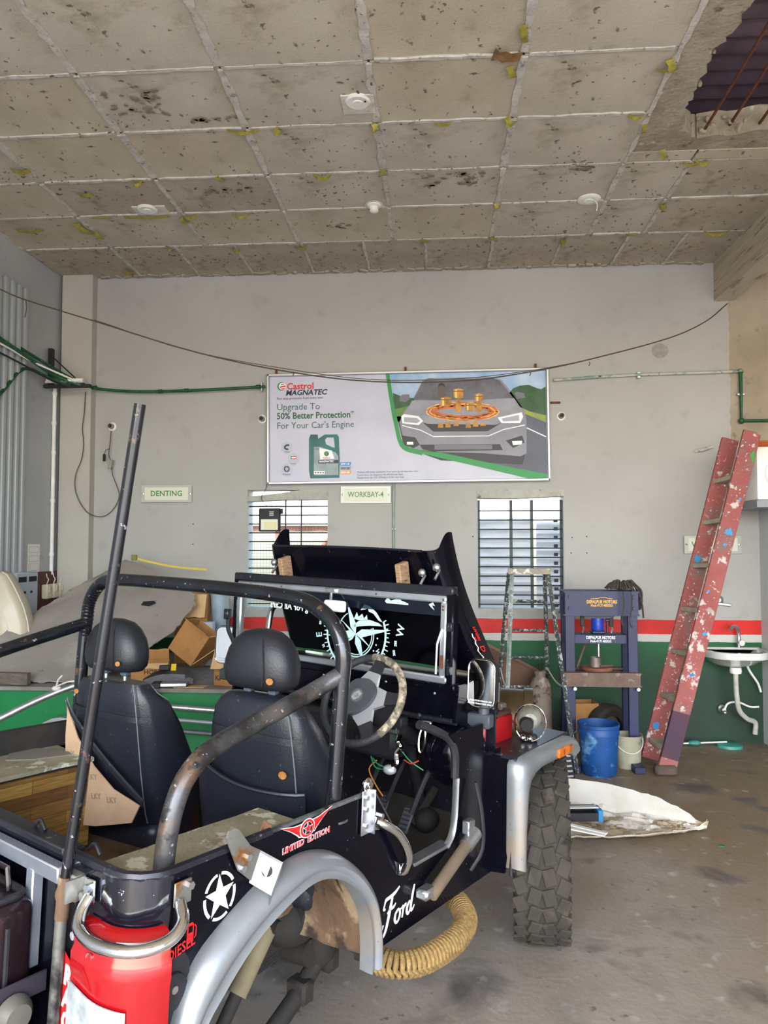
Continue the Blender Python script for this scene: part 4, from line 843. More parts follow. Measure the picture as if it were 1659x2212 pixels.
G().prism([(.28, .548), (.295, .568), (.31, .552), (.335, .560), (.345, .570), (.365, .556), (.40, .546), (.40, .540), (.29, .54)], .0008, T(0, SY - .003, 0) @ XZ).ob('sticker_mountain', M_dec, dec, flat=True)
G().prism([(.50, .55), (.52, .56), (.53, .545), (.515, .548), (.528, .528), (.51, .54)], .0008, T(0, SY - .003, 0) @ XZ).ob('sticker_mark', M_dec, dec, flat=True)
for pts in ([(.10, .42), (.14, .452), (.20, .462), (.25, .452), (.27, .44), (.20, .437), (.15, .43)], [(.15, .50), (.17, .527), (.20, .520), (.235, .497), (.268, .458), (.25, .462), (.22, .49), (.195, .497), (.19, .51), (.175, .505)], [(.115, .46), (.13, .49), (.14, .47), (.16, .485), (.17, .465), (.185, .482), (.19, .462), (.15, .455)]):
    G().prism(pts, .0008, T(0, SY, 0) @ XZ).ob('sticker_claw', M_dec, dec, flat=True)
text('sticker_letter', 'g For All Cars', .042, T(-.27, SY - .003, .485) @ XZ @ RZ(-1), mat('sticker_white', '#d6dfe0', .5), dec, bold=.0008, d=.0008, sx=-1)
# rear-view mirror
mr = J(G().box((.045, wsY - .05, .512), (.115, .03, .05), M=None, bev=.012, seg=3), 'rear_view_mirror', mat('mirror_white', '#d9d5cf', .3))
J(G().cyl((.005, wsY - .03, .57), (.02, wsY - .05, .53), .007, 8), 'mirror_stem', M_alu, mr); J(G().box((.005, wsY - .03, .577), (.055, .02, .022), bev=.003), 'mirror_clamp', M_alu, mr)
# ---- cowl and dashboard
J(G().prism([(1.515, .245), (1.86, .235), (1.86, .06), (1.60, .06), (1.515, .10)], 1.30, RYZ(-.645)), 'cowl', M_blk)
J(G().tube(smooth([(-.64, 1.512, .105), (0, 1.506, .10), (.4, 1.506, .10), (.655, 1.512, .10)], 4), .012, 8), 'dash_lip', M_blkw)
J(G().prism([(1.50, .10), (1.58, .10), (1.585, .24), (1.52, .24)], .016, RYZ(.642)), 'cowl_side', M_blk, flat=True)
J(G().box((.0, 1.60, -.02), (.75, .22, .16), bev=.02), 'dash_underside', M_blackm)
J(G().sphere((.60, 1.60, -.035), (.26, .26, .27), u=24, v=14), 'kick_panel_bulge', M_blk)
J(G().box((.39, 1.47, .075), (.10, .05, .035), bev=.004), 'fuse_box', M_blackm); fz = J(G().box((.39, 1.45, .04), (.09, .03, .02), bev=.003), 'fuse_block', M_blackm)
for k in range(8): J(G().box((.355 + .01 * k, 1.433, .045), (.005, .006, .022)), 'fuse', M_alu, fz)
J(G().lathe([(.022, 0), (.030, 0), (.030, .012), (.022, .012), (.022, 0)], 20, T(.225, 1.47, -.02) @ RX(90)), 'gauge_ring', M_chrome)
for k, (x, z) in enumerate(((-.03, .2), (.31, .215), (.55, .20))): J(G().sphere((x, 1.512, z), (.012, .01, .012), u=8, v=6), 'dash_bolt', M_alu)
lt = J(G().box((.535, 1.485, .085), (.05, .02, .02), bev=.004), 'bonnet_catch', M_chrome)
J(G().tube(smooth([(.525, 1.475, .08), (.515, 1.465, .03), (.52, 1.46, -.02), (.535, 1.465, -.02), (.54, 1.47, .03), (.535, 1.475, .08)], 4), .005, 6), 'catch_loop', M_chrome, lt)
lk = J(G().tube(smooth([(.43, 1.45, .03), (.425, 1.45, .0), (.44, 1.45, -.02), (.42, 1.45, -.05), (.43, 1.44, -.08), (.41, 1.44, -.10)], 4), .010, 6), 'ignition_lock', M_chrome)
J(G().sphere((.395, 1.44, -.115), (.06, .05, .04), u=10, v=7), 'wire_bundle', mat('wire_silver', '#c9d2d2', .3, .5), lk)
for c, pts in (('#1f7a46', [(.37, 1.44, -.11), (.34, 1.43, -.10), (.31, 1.44, -.085)]), ('#1f7a46', [(.37, 1.44, -.12), (.33, 1.43, -.115), (.30, 1.44, -.08)]), ('#b8722c', [(.33, 1.44, -.09), (.30, 1.43, -.13), (.33, 1.44, -.19), (.36, 1.45, -.23)]), ('#a8402c', [(.45, 1.46, -.07), (.49, 1.45, -.075), (.52, 1.46, -.06)]), ('#1f7a46', [(.44, 1.46, -.04), (.48, 1.46, -.07), (.53, 1.48, -.10)])):
    J(G().tube(smooth(pts, 4), .0028, 5), 'loose_wire', mat('wire' + c, c, .5), lk)
# ---- steering wheel on its column
SW = T(.415, 1.215, .205) @ RX(-32) @ RX(90)       # local z points back to the driver... the wheel plane is local xy
stw = tag(bpy.data.objects.new('steering_wheel', None)); COL.objects.link(stw); stw.parent = jeep; stw.matrix_local = UP @ SW @ RX(180)
# in wheel axes: x right, y towards the top of the rim (after the flip), z towards the driver
stw.matrix_local = UP @ frame((.415, 1.215, .198), (1, 0, 0), (0, .53, .848))
G().tube([(.172 * cos(a * pi / 24), .172 * sin(a * pi / 24), 0) for a in range(48)], .0145, 12, loop=True).ob('rim', mat('wheel_leather', '#26272a', .5, c2='#35363a', s=14, bump=(90, .3)), stw)
M_peel = mat('peeled_leather', '#a89c86', .8, c2='#5b5348', s=40, lo=.42, hi=.55, bump=(120, .5))
G().tube([(.1725 * cos(rad(a)), .1725 * sin(rad(a)), .002) for a in range(-42, 98, 6)], .0152, 12).ob('worn_rim_cover', M_peel, stw)
hub = G().prism([tuple(p) for p in [Vector(v).to_2d() for v in smooth([(-.03, .066, 0), (.03, .068, 0), (.066, .03, 0), (.058, -.02, 0), (.02, -.06, 0), (-.02, -.075, 0), (-.05, -.05, 0), (-.066, .0, 0), (-.06, .04, 0)], 4, loop=True)]], .03, T(0, 0, .004)).ob('hub_pad', mat('hub_grey', '#3f4246', .5, c2='#383b3f', s=20), stw, ang=50)
M_spk = mat('spoke_silver', '#b3b6ba', .3, .6)
for a, l in ((82, .17), (8, .17), (-58, .17)):
    u = Vector((cos(rad(a)), sin(rad(a)), 0)); n_ = Vector((-u.y, u.x, 0))
    G().loft([[tuple(u * r + n_ * w * s_ + Vector((0, 0, z + h))) for s_, h in ((-1, 0), (1, 0), (1, .014), (-1, .014))] for r, w, z in ((.03, .05, 0), (.07, .042, .002), (.11, .026, -.002))]).ob('spoke', M_spk, stw)
    G().loft([[tuple(u * r + n_ * w * s_ + Vector((0, 0, z + h))) for s_, h in ((-1, 0), (1, 0), (1, .016), (-1, .016))] for r, w, z in ((.108, .027, -.003), (.14, .022, -.006), (l, .024, -.006))]).ob('spoke_end', M_blackm, stw)
G().lathe([(0, 0), (.027, 0), (.027, .003), (0, .003)], 28, T(-.005, 0, .034)).ob('emblem_disc', mat('emblem_disc', '#55585c', .4), hub)
for s_ in (1, -1):
    G().prism([(s_ * x - .005, s_ * y) for x, y in ((.020, .010), (.004, .021), (-.018, .005), (-.008, -.002), (.004, .008), (.008, .004), (-.003, -.004), (.004, -.009), (.018, .001))][::s_], .0015, T(0, 0, .0372)).ob('emblem_stroke', mat('emblem_silver', '#c9ccce', .25, .7), hub, flat=True)
J(G().cyl((.415, 1.23, .20), (.40, 1.60, -.02), .030, 14), 'steering_column', M_blackm); J(G().lathe([(.03, 0), (.055, .02), (.06, .12), (.05, .16), (.03, .17)], 18, frame((.41, 1.25, .19), (1, 0, 0), (0, .53, .848)) @ RX(180)), 'column_shroud', M_blackm)
J(G().tube([(.40, 1.58, -.06), (.385, 1.66, -.2), (.38, 1.70, -.30)], .022, 10), 'steering_shaft', M_blackm)
for x0, y0, z0 in ((.50, 1.50, -.16), (.30, 1.62, -.18), (.18, 1.64, -.18)):
    pd = J(G().tube(smooth([(x0 + .02, y0 + .09, z0 + .08), (x0 + .01, y0 + .02, z0), (x0 - .02, y0 - .02, z0 - .12)], 4), .011, 8), 'pedal_arm', M_blackm)
    J(G().box((0, 0, 0), (.05, .012, .10), T(x0 - .035, y0 - .035, z0 - .145) @ RX(-35), bev=.004), 'pedal_pad', mat('pedal_rubber', '#3a3a3c', .6), pd)
    for k in range(5): J(G().box((0, 0, 0), (.036, .004, .006), T(x0 - .035, y0 - .035, z0 - .145) @ RX(-35) @ T(0, -.008, -.036 + .018 * k)), 'pedal_rib', M_blackm, pd)
J(G().tube(smooth([(.08, 1.28, -.48), (.10, 1.27, -.35), (.10, 1.25, -.22)], 4), .009, 8).sphere((.10, 1.25, -.2), (.045, .045, .05), u=10, v=8), 'gear_lever', M_blackm)
J(G().sphere((.02, 1.18, -.47), (.30, .55, .16), u=18, v=10), 'gearbox_cover', M_rubber)
J(G().sphere((.44, 1.66, -.36), (.10, .12, .10), u=12, v=8).cyl((.40, 1.62, -.38), (.43, 1.74, -.25), .02, 8), 'steering_gear', M_under)
# ---- opened bonnet leaning on the windscreen
def hood(u, v):
    """u across (0 left skirt .. 1 right skirt), v from hinge to front edge"""
    hw = .575 - .100 * v; y = 1.86 - .285 * v - .015 * sin(pi * v); z = .245 + .52 * v
    s_ = (u - .5) * 2; a = abs(s_); sg = 1 if s_ > 0 else -1
    if a < .55: return (s_ / .55 * (hw - .05), y, z + .006 * cos(s_ * 3))
    if a < .72:
        t = (a - .55) / .17 * pi / 2; return (sg * (hw - .05 + .05 * sin(t)), y + .05 * (1 - cos(t)), z + .012 * (1 - cos(t)) * v)
    t = (a - .72) / .28; return (sg * (hw + .004), y + .05 + .10 * t, z + v ** 6 * (.012 + .075 * sin(min(1, t * 1.3) * pi / 2)))
J(G().grid(hood, 60, 20, thick=.004), 'bonnet', M_blk, ang=60)
J(G().tube([hood(.225 + .55 * k / 20, 1) for k in range(21)], .006, 6), 'bonnet_edge', M_blkw)
for i, x in enumerate((-.345, .335)): J(G().box((0, 0, 0), (.028, .07, .14), T(x, 1.575, .645) @ RX(14), bev=.004), 'wooden_block', mat('block_wood', '#7c5a3e', .8, c2='#a58a6c', s=30, st=(1, 1, 5), spots=[('#3b2b1f', 24, .6, .7)]), flat=True)
for x, z in ((-.425, .685), (.50, .70), (.43, .675)): J(G().sphere((x, 1.575, z), (.035, .03, .035), u=10, v=7).cyl((x, 1.60, z - .01), (x, 1.565, z - .05), .006, 8), 'bonnet_latch', M_alu)
hs = Vector(hood(.91, .40)); hs2 = Vector(hood(.91, .14)); ax = (hs2 - hs).normalized()
Mh = frame(hs + Vector((.006, -.02, 0)), ax, (0, 1, 0))
Mh = UP @ Matrix(((ax.x, 0, 1, hs.x + .007), (ax.y, 1, 0, hs.y - .02), (ax.z, 0, 0, hs.z), (0, 0, 0, 1)))
text('bonnet_lettering', 'D', .052, Mh @ T(.125, .014, 0), mat('decal_red', '#d01f22', .4), jeep, bold=.001, d=.0012, wide=.9)
text('bonnet_lettering', 'IES', .022, Mh @ T(.07, -.012, 0), mat('decal_red', '#d01f22', .4), jeep, bold=.0006, d=.0012, wide=.9)
text('bonnet_lettering', 'LIVORI', .027, Mh @ T(.045, .018, 0), mat('decal_red', '#d01f22', .4), jeep, bold=.001, d=.0012, wide=.9)
G().ribbon([(.04, -.020), (.06, -.026), (.075, -.018), (.095, -.028), (.115, -.020), (.13, -.034), (.15, -.024), (.165, -.012), (.18, -.026)], [.004, .009, .005, .010, .006, .009, .005, .009, .004], .0012, Mh).ob('bonnet_figure', mat('decal_white', '#dcdcdc', .4), jeep, flat=True)
# windscreen stay bracket at left, chrome grab loops behind the glass
J(G().tube(smooth([(-.615, 1.47, .41), (-.61, 1.47, .35), (-.58, 1.48, .29), (-.575, 1.49, .22)], 4), .010, 8).box((-.62, 1.47, .425), (.03, .03, .05), bev=.004), 'hinge_bracket', M_blkw)
J(G().tube(smooth([(-.60, 1.72, .10), (-.60, 1.74, .38), (-.57, 1.75, .46), (-.46, 1.76, .49), (-.35, 1.76, .49)], 5), .016, 10), 'chrome_hoop', M_chrome)
# ---- mirrors
def mirror(x, y, z, rz, s):
    t = tag(bpy.data.objects.new('door_mirror', None)); COL.objects.link(t); t.parent = jeep; t.matrix_local = UP @ T(x, y, z) @ RZ(rz)
    w, h = .118, .19
    G().loft([[(px * k, yy, pz * k) for px, pz in rrect(w, h, .035, 5)] for yy, k in ((-.004, 1), (.012, 1.03), (.035, .98), (.055, .8), (.062, .45))]).ob('mirror_housing', M_blackm, t, ang=50)
    G().prism(rrect(w - .012, h - .012, .03, 5), .002, T(0, -.0035, 0) @ XZ).ob('mirror_glass', mat('mirror_surface', '#e9ecee', .015, 1), t, flat=True)
    G().tube([(px, -.005, pz) for px, pz in rrect(w - .006, h - .006, .033, 5)], .003, 6, loop=True).ob('mirror_rim', M_chrome, t)
    text('mirror_lettering', 'OBJECTS IN MIRROR ARE', .0085, T(0, -.0068, -.068) @ XZ, mat('decal_white', '#dcdcdc'), t, d=.0006)
    text('mirror_lettering', 'CLOSER THAN THEY APPEAR', .0085, T(0, -.0068, -.079) @ XZ, mat('decal_white', '#dcdcdc'), t, d=.0006)
    G().cyl((0, .03, -h / 2 - .03), (0, .03, -h / 2 + .02), .022, 12).box((-.03 * s, .03, -h / 2 - .055), (.13, .05, .055), bev=.006).ob('mirror_arm', mat('arm_grey', '#3d434a', .45), t)
    return t
mirror(.713, 1.60, .25, 5, 1)
mirror(-.750, 1.59, .252, 22, -1)
J(G().box((.60, 1.70, -.01), (.07, .06, .20), bev=.006), 'mirror_post', M_blackm); J(G().box((.60, 1.63, .10), (.045, .03, .06), bev=.003), 'wood_wedge', mat('wedge', '#a98d5c', .8))
# ---- front right wing and flare, engine bay
wing = G().prism([(.60, 1.71), (.82, 1.70), (.80, 2.26), (.62, 2.27), (.56, 2.05)], .014, T(0, 0, -.052)); J(wing, 'wing_top', M_blkw, flat=True)
J(G().prism([(.63, -.045), (.815, -.045), (.80, -.40), (.785, -.50), (.63, -.52)], .012, T(0, 1.715, 0) @ XZ), 'wing_rear_panel', M_blk, flat=True)
J(G().box((.625, 1.98, -.20), (.012, .54, .30)), 'wing_inner_panel', M_blackm, flat=True)
J(G().tube([(.812, 1.706, -.50), (.818, 1.70, -.05), (.80, 2.27, -.045)], .008, 6), 'wing_seam', M_blackm)
outer = [(1.700, -.47), (1.692, -.30), (1.684, -.12), (1.683, -.065), (1.700, -.045), (1.76, -.040), (2.0, -.040), (2.20, -.040), (2.27, -.055), (2.30, -.09)]
inner = [(1.752, -.49), (1.752, -.32), (1.768, -.19), (1.795, -.142), (1.84, -.118), (1.90, -.108), (2.03, -.108), (2.17, -.110), (2.215, -.118), (2.245, -.135)]
fr = []
for (yo, zo), (yi, zi) in zip(outer, inner):
    my, mz = yo * .72 + yi * .28, zo * .72 + zi * .28
    fr.append([(.79, yo + .006, zo - .006), (.815, yo, zo), (.845, (yo * .9 + yi * .1), (zo * .9 + zi * .1)), (.862, my, mz), (.866, (yo + yi) / 2, (zo + zi) / 2), (.862, yo * .25 + yi * .75, zo * .25 + zi * .75), (.850, yi, zi), (.80, yi, zi)])
J(G().loft(fr, closed=True), 'wing_flare', M_flare, ang=50)
ml = J(G().box((.868, 2.09, -.078), (.014, .145, .038), bev=.003), 'marker_lamp', mat('amber', '#c8691c', .3, c2='#a8551a', s=30)); J(G().box((.874, 2.065, -.078), (.006, .008, .022)), 'marker_slot', M_steel_rust, ml); J(G().box((.871, 2.135, -.078), (.012, .04, .034), bev=.003), 'marker_reflector', mat('amber_dark', '#96521a', .3), ml)
J(G().cyl((.36, 2.05, .0), (.66, 2.20, .0), .140, 30).tube([(.36 + .3 * t, 2.05 + .15 * t, .0) for t in (.88, 1.0)], .147, 30), 'air_cleaner', mat('air_cleaner', '#5a4a30', .35, .5, c2='#3c3120', s=6, spots=[('#a58a45', 8, .66, .74)]))
J(G().tube([(.52 + .146 * cos(rad(a)) * .447, 2.13 - .146 * cos(rad(a)) * .894, .0 + .146 * sin(rad(a))) for a in range(-20, 200, 12)], .016, 8, el=.4), 'clamp_band', M_alu)
J(G().box((.30, 2.05, -.18), (.5, .6, .28), bev=.03), 'engine_block', M_under)
J(G().tube(smooth([(.62, 1.86, .06), (.66, 1.80, .02), (.67, 1.78, -.03)], 4), .006, 6), 'battery_lead', M_blackm); J(G().tube(smooth([(.60, 1.95, .06), (.66, 2.0, .03), (.64, 2.08, -.02)], 4), .005, 6), 'battery_lead', mat('lead_brown', '#5a3a30', .5))
J(G().box((.52, 1.88, -.075), (.34, .30, .02)), 'battery_tray', M_under)
J(G().box((.75, 2.20, -.16), (.05, .04, .06), bev=.008), 'horn_cup', M_chrome)
# ---- front wheels: the right one is turned towards the back wall
def front_wheel(cxw, cyw, czw, steer):
    t = tag(bpy.data.objects.new('front_wheel', None)); COL.objects.link(t); t.parent = jeep
    R_ = .40; t.matrix_local = RM.inverted() @ (T(cxw, cyw, czw) @ RZ(steer) @ Matrix.Diagonal((.90, 1, 1, 1)))
    prof = [(.20, -.105), (.27, -.128), (.335, -.130), (.372, -.118), (.388, -.100), (.390, 0), (.388, .100), (.372, .118), (.335, .130), (.27, .128), (.20, .105)]
    G().lathe(prof, 48, RY(90)).ob('tyre', M_rubber, t, ang=50)
    tr_ = G(); n = 31
    for k in range(n):
        for r_, (x0, w_, sk) in enumerate(((-.096, .056, .42), (-.033, .056, -.30), (.033, .056, .30), (.096, .056, -.42))):
            a = 2 * pi * (k + (.5 if r_ in (1, 2) else 0)) / n
            tr_.box((0, 0, 0), (w_, .068, .012), RX(math.degrees(a)) @ T(x0, 0, .3935 - (.007 if r_ in (0, 3) else 0)) @ RZ(math.degrees(sk) * .9), bev=.003)
    for k in range(n):
        for s_ in (-1, 1): tr_.box((0, 0, 0), (.012, .04, .03), RX(math.degrees(2 * pi * (k + .2) / n)) @ T(s_ * .124, 0, .362))
    tag(tr_.ob('tread', mat('tread_rubber', '#3a342d', .9, c2='#2a2722', s=9, spots=[('#5f5546', 6, .54, .70), ('#14110d', 4, .60, .64)], bump=(60, .4)), t, flat=True), kind='stuff')
    G().lathe([(.20, -.10), (.205, -.09), (.17, -.06), (.16, .03), (.06, .05), (0, .05)], 30, RY(90)).ob('rim', M_alu, t)
    G().cyl((-.06, 0, 0), (.12, 0, 0), .05, 14).ob('hub', M_under, t)
    return t
front_wheel(.468, 3.49, .402, -7)
front_wheel(.478 - 1.06, 3.47 + .66, .402, -7)
J(G().tube([(-.62, 2.06, -.58), (.62, 2.06, -.58)], .04, 12), 'front_axle', M_under)
# ---- rear wheel arch, running gear seen through it
oa = [(.075, -.49), (.085, -.40), (.121, -.290), (.174, -.218), (.232, -.178), (.294, -.145), (.360, -.115), (.431, -.094), (.507, -.083), (.581, -.090), (.660, -.116), (.736, -.167), (.808, -.235), (.858, -.317), (.887, -.416), (.895, -.505)]
ia = [(.120, -.50), (.140, -.42), (.176, -.357), (.227, -.307), (.287, -.255), (.352, -.214), (.421, -.185), (.480, -.166), (.535, -.155), (.593, -.160), (.664, -.187), (.731, -.234), (.782, -.297), (.810, -.353), (.825, -.434), (.828, -.520)]
oa = [v.to_2d() for v in smooth([(*p, 0) for p in oa], 3)]; ia = [v.to_2d() for v in smooth([(*p, 0) for p in ia], 3)]
ra = []
for o_, i_ in zip(oa, ia):
    def P_(f, x): q_ = o_.lerp(i_, f); return (x, q_.x, q_.y)
    ra.append([P_(-.02, .730), P_(-.02, .748), P_(.04, .768), P_(.2, .785), P_(.45, .795), P_(.62, .790), P_(.70, .779), P_(.80, .778), P_(1, .785), P_(1.02, .765), P_(1.0, .735)])
J(G().loft(ra), 'arch_flare', M_flare, ang=50)
J(G().grid(lambda u, v: (.46 + .27 * v, .62 + .235 * sin(pi * .5 * u) ** .8, -.10 - .40 * (1 - cos(pi * .5 * u)) + .010 * sin(9 * u + 5 * v)), 14, 5, thick=.006), 'arch_liner', M_rust)
J(G().grid(lambda u, v: (.45 + .008 * sin(8 * u + 4 * v), .03 + .80 * u, -.43 + .35 * v), 12, 6, thick=.008), 'inner_wing', M_rust)
J(G().grid(lambda u, v: (.42 + .25 * v + .02 * sin(6 * u), .82 + .06 * sin(u * 3 + v), -.50 + .28 * u), 8, 5, thick=.01), 'mud_flap', M_rust)
J(G().box((.36, 1.05, -.54), (.07, 1.7, .09), bev=.008), 'chassis_rail', M_under)
J(G().cyl((.60, .558, -.335), (.60, .445, -.475), .028, 16), 'shock_absorber', mat('shock_dust', '#7d7158', .8, c2='#695e48', s=12))
J(G().cyl((.60, .447, -.472), (.60, .30, -.66), .019, 12), 'shock_rod', M_under); J(G().cyl((.48, .565, -.325), (.64, .565, -.33), .020, 10), 'shock_bolt', M_under)
ax_ = J(G().tube([(-.60, .95, -.66), (-.12, .95, -.66), (-.10, .95, -.66), (.12, .95, -.66), (.14, .95, -.66), (.44, .95, -.62)], [.045, .045, .11, .11, .045, .045], 14), 'rear_axle', M_under)
for k in range(5): J(G().box((0, 0, 0), (.055, 1.0 - .14 * k, .010), T(.30, 1.10, -.62 - .011 * k) @ RX(3), bev=.002), 'spring_leaf', M_under, ax_)
J(G().sphere((.42, .88, -.48), (.16, .26, .17), u=12, v=8).sphere((.42, 1.02, -.60), (.12, .13, .20), u=12, v=8), 'spring_hanger', M_under); J(G().box((.42, 1.06, -.66), (.08, .07, .14), bev=.02), 'shackle', M_under)
J(G().tube([(.42, 1.02, -.66), (.42, .90, -.75), (.42, .62, -.905)], [.028, .03, .032], 10), 'support_arm', M_under); J(G().box((.42, .92, -.735), (.085, .06, .075), M=None, bev=.01), 'support_clamp', M_under)
J(G().box((.42, .58, -.930), (.16, .16, .03), bev=.006), 'support_foot', M_under)
# ---- rope-wrapped side step
sp = smooth([(.62, .97, -.565), (.715, .975, -.565), (.775, 1.00, -.565), (.815, 1.07, -.565), (.832, 1.17, -.563), (.828, 1.28, -.560), (.795, 1.38, -.558), (.735, 1.45, -.555), (.68, 1.49, -.553), (.60, 1.52, -.55)], 8)
st = J(G().tube(sp, .024, 10), 'side_step', M_under)
M_rope = mat('sisal_rope', '#94794a', .9, c2='#745c34', s=60, bump=(160, .6))
L_ = [0]
for a, c in zip(sp, sp[1:]): L_.append(L_[-1] + (c - a).length)
def at_len(d):
    for i in range(len(sp) - 1):
        if L_[i + 1] >= d: f = (d - L_[i]) / (L_[i + 1] - L_[i]); return sp[i].lerp(sp[i + 1], f), (sp[i + 1] - sp[i]).normalized()
    return sp[-1], (sp[-1] - sp[-2]).normalized()
d = .085
while d < L_[-1] - .085:
    p, t = at_len(d); up = Vector((0, 0, 1)); x = t.cross(up).normalized(); y = x.cross(t)
    J(G().tube([p + (x * cos(k * pi / 7) + y * sin(k * pi / 7)) * .0345 + t * .014 * (k / 14 - .5) for k in range(14)], .0088, 6, loop=True), 'rope_turn', M_rope, st); d += .0158
# ---- right side fittings
def wing_decal():
    t = tag(bpy.data.objects.new('wing_badge', None)); COL.objects.link(t); t.parent = jeep; t.location = (0, 0, JZ); t['label'] = 'red winged star decal with white outline'
    Mx = RYZ(.7345) @ T(.556, -.022, 0) @ RZ(2) @ Matrix.Diagonal((.78, .66, 1, 1))
    r_ = mat('decal_red', '#d01f22', .4); w_ = mat('decal_white', '#dcdcdc', .4)
    def pl(pts, m, z): G().prism(pts, .0006, Mx @ T(0, 0, z)).ob('decal_piece', m, t, flat=True)
    for s_ in (1, -1):
        for k, (l, y) in enumerate(((.135, .022), (.10, .004), (.072, -.012))):
            for m, e, z in ((w_, .0035, 0), (r_, 0, .0007)):
                pl([(s_ * (.02 - e), y - .016 + 0 * e - e), (s_ * (l * .55 + e), y - .011 - e), (s_ * (l + e * 1.5), y + .022 + e), (s_ * (l * .5), y + .004 + e), (s_ * (.02 - e), y + .001 + e)][::s_], m, z)
    for rr_, m, z in ((.040, w_, .001), (.036, r_, .0016), (.026, w_, .0022), (.0245, mat('decal_black', '#101014', .4), .0028)): pl(ellipse(0, 0, rr_, rr_, 24), m, z)
    for rr_, m, z in ((.026, w_, .0034), (.0215, r_, .004)): pl([(rr_ * (1 if k % 2 == 0 else .42) * sin(k * pi / 5), rr_ * (1 if k % 2 == 0 else .42) * cos(k * pi / 5)) for k in range(10)][::-1], m, z)
    for e, m, z in ((.0018, w_, .001), (.0002, r_, .0018)): text('decal_lettering', 'LIMITED  EDITION', .034, Mx @ T(0, -.052, z), m, t, bold=e, d=.0006, wide=.92)
wing_decal()
def star_decal():
    t = tag(bpy.data.objects.new('star_badge', None)); COL.objects.link(t); t.parent = jeep; t.location = (0, 0, JZ); t['label'] = 'white star in a broken white ring'
    Mx = RYZ(.7345) @ T(.240, -.100, 0) @ RZ(4) @ Matrix.Diagonal((.92, .80, 1, 1)); w_ = mat('decal_white', '#dcdcdc', .4)
    for k in range(5):
        a0 = 90 + 72 * k + 8
        G().ribbon([(.052 * cos(rad(a0 + 56 * i / 8)), .068 * sin(rad(a0 + 56 * i / 8))) for i in range(9)], .009, .0006, Mx).ob('ring_piece', w_, t, flat=True)
    G().prism([((.052 if k % 2 == 0 else .021) * cos(pi / 2 + k * pi / 5), (.068 if k % 2 == 0 else .027) * sin(pi / 2 + k * pi / 5)) for k in range(10)], .0006, Mx).ob('star', w_, t, flat=True)
star_decal()
def script_word():
    """the maker's word in brush script, drawn stroke by stroke"""
    t = tag(bpy.data.objects.new('script_badge', None)); COL.objects.link(t); t.parent = jeep; t.location = (0, 0, JZ); t['label'] = 'white script lettering'
    Mx = RYZ(.7345) @ T(.940, -.478, 0) @ RZ(1) @ Matrix.Diagonal((.0020, .0020, 1, 1)); w_ = mat('decal_chrome', '#d3d6d6', .3)
    S = [([(4, 22), (0, 16), (-2, 8), (3, 4), (10, 10), (17, 26), (24, 46), (28, 58)], [3, 5, 5, 5, 6, 7, 7, 5]),
         ([(6, 52), (10, 59), (20, 60), (34, 62), (48, 68)], [3, 6, 6, 6, 3]), ([(14, 36), (22, 40), (32, 41), (38, 45)], [3, 5, 5, 2]), ([(6, 52), (4, 46), (9, 45)], [4, 4, 3]),
         ([(44, 32), (38, 27), (36, 19), (39, 13), (45, 13), (50, 20), (50, 28), (45, 32), (41, 28)], [4, 5, 6, 5, 4, 5, 5, 4, 3]), ([(48, 30), (55, 30), (60, 33)], [3, 3, 3]),
         ([(60, 33), (60, 26), (57, 14)], [4, 5, 4]), ([(59, 24), (64, 31), (69, 32)], [3, 5, 5]),
         ([(84, 30), (78, 32), (72, 26), (71, 18), (75, 14), (80, 18), (84, 27)], [3, 5, 6, 6, 5, 4, 4]), ([(93, 56), (88, 42), (83, 24), (84, 16), (89, 17), (94, 22)], [4, 6, 6, 5, 4, 2])]
    for pts, ws in S:
        n = 5; P_ = [tuple(v.to_2d()) for v in smooth([(x, y, 0) for x, y in pts], n)]
        W_ = []
        for i in range(len(ws) - 1): W_ += [ws[i] + (ws[i + 1] - ws[i]) * k / n for k in range(n)]
        W_.append(ws[-1]); G().ribbon(P_, W_, .0008, Mx).ob('script_stroke', w_, t, flat=True)
script_word()
fl_ = J(G().prism([(.055, -.19), (.135, -.19), (.15, -.215), (.15, -.36), (.05, -.36)], .006, RYZ(.734)), 'filler_plate', M_blackm, flat=True)
J(G().lathe([(0, .012), (.03, .012), (.042, .008), (.044, 0), (0, 0)], 26, T(.740, .098, -.265) @ RY(90)), 'filler_cap', M_blackm, fl_); J(G().lathe([(0, .006), (.009, .006), (.010, 0)], 14, T(.750, .098, -.255) @ RY(90)), 'filler_bolt', M_chrome, fl_)
Mx = RYZ(.7495) @ T(.114, -.172, 0) @ RZ(10)
text('fuel_lettering', 'DIESEL', .034, UP @ Mx, mat('decal_red', '#d01f22'), jeep, bold=.0004, shear=.15, d=.0008, wide=.8)
g = G().prism([(.142, -.177), (.162, -.177), (.162, -.137), (.158, -.132), (.146, -.132), (.142, -.137)], .0006, RYZ(.7345)); J(g, 'fuel_pump_icon', mat('decal_red', '#d01f22'), flat=True)
J(G().prism([(.146, -.154), (.158, -.154), (.158, -.139), (.146, -.139)], .0006, RYZ(.7352)), 'fuel_pump_icon', M_blk, flat=True); J(G().ribbon([(.164, -.170), (.169, -.167), (.170, -.147), (.165, -.140)], .003, .0006, RYZ(.7345)), 'fuel_pump_icon', mat('decal_red', '#d01f22'), flat=True)
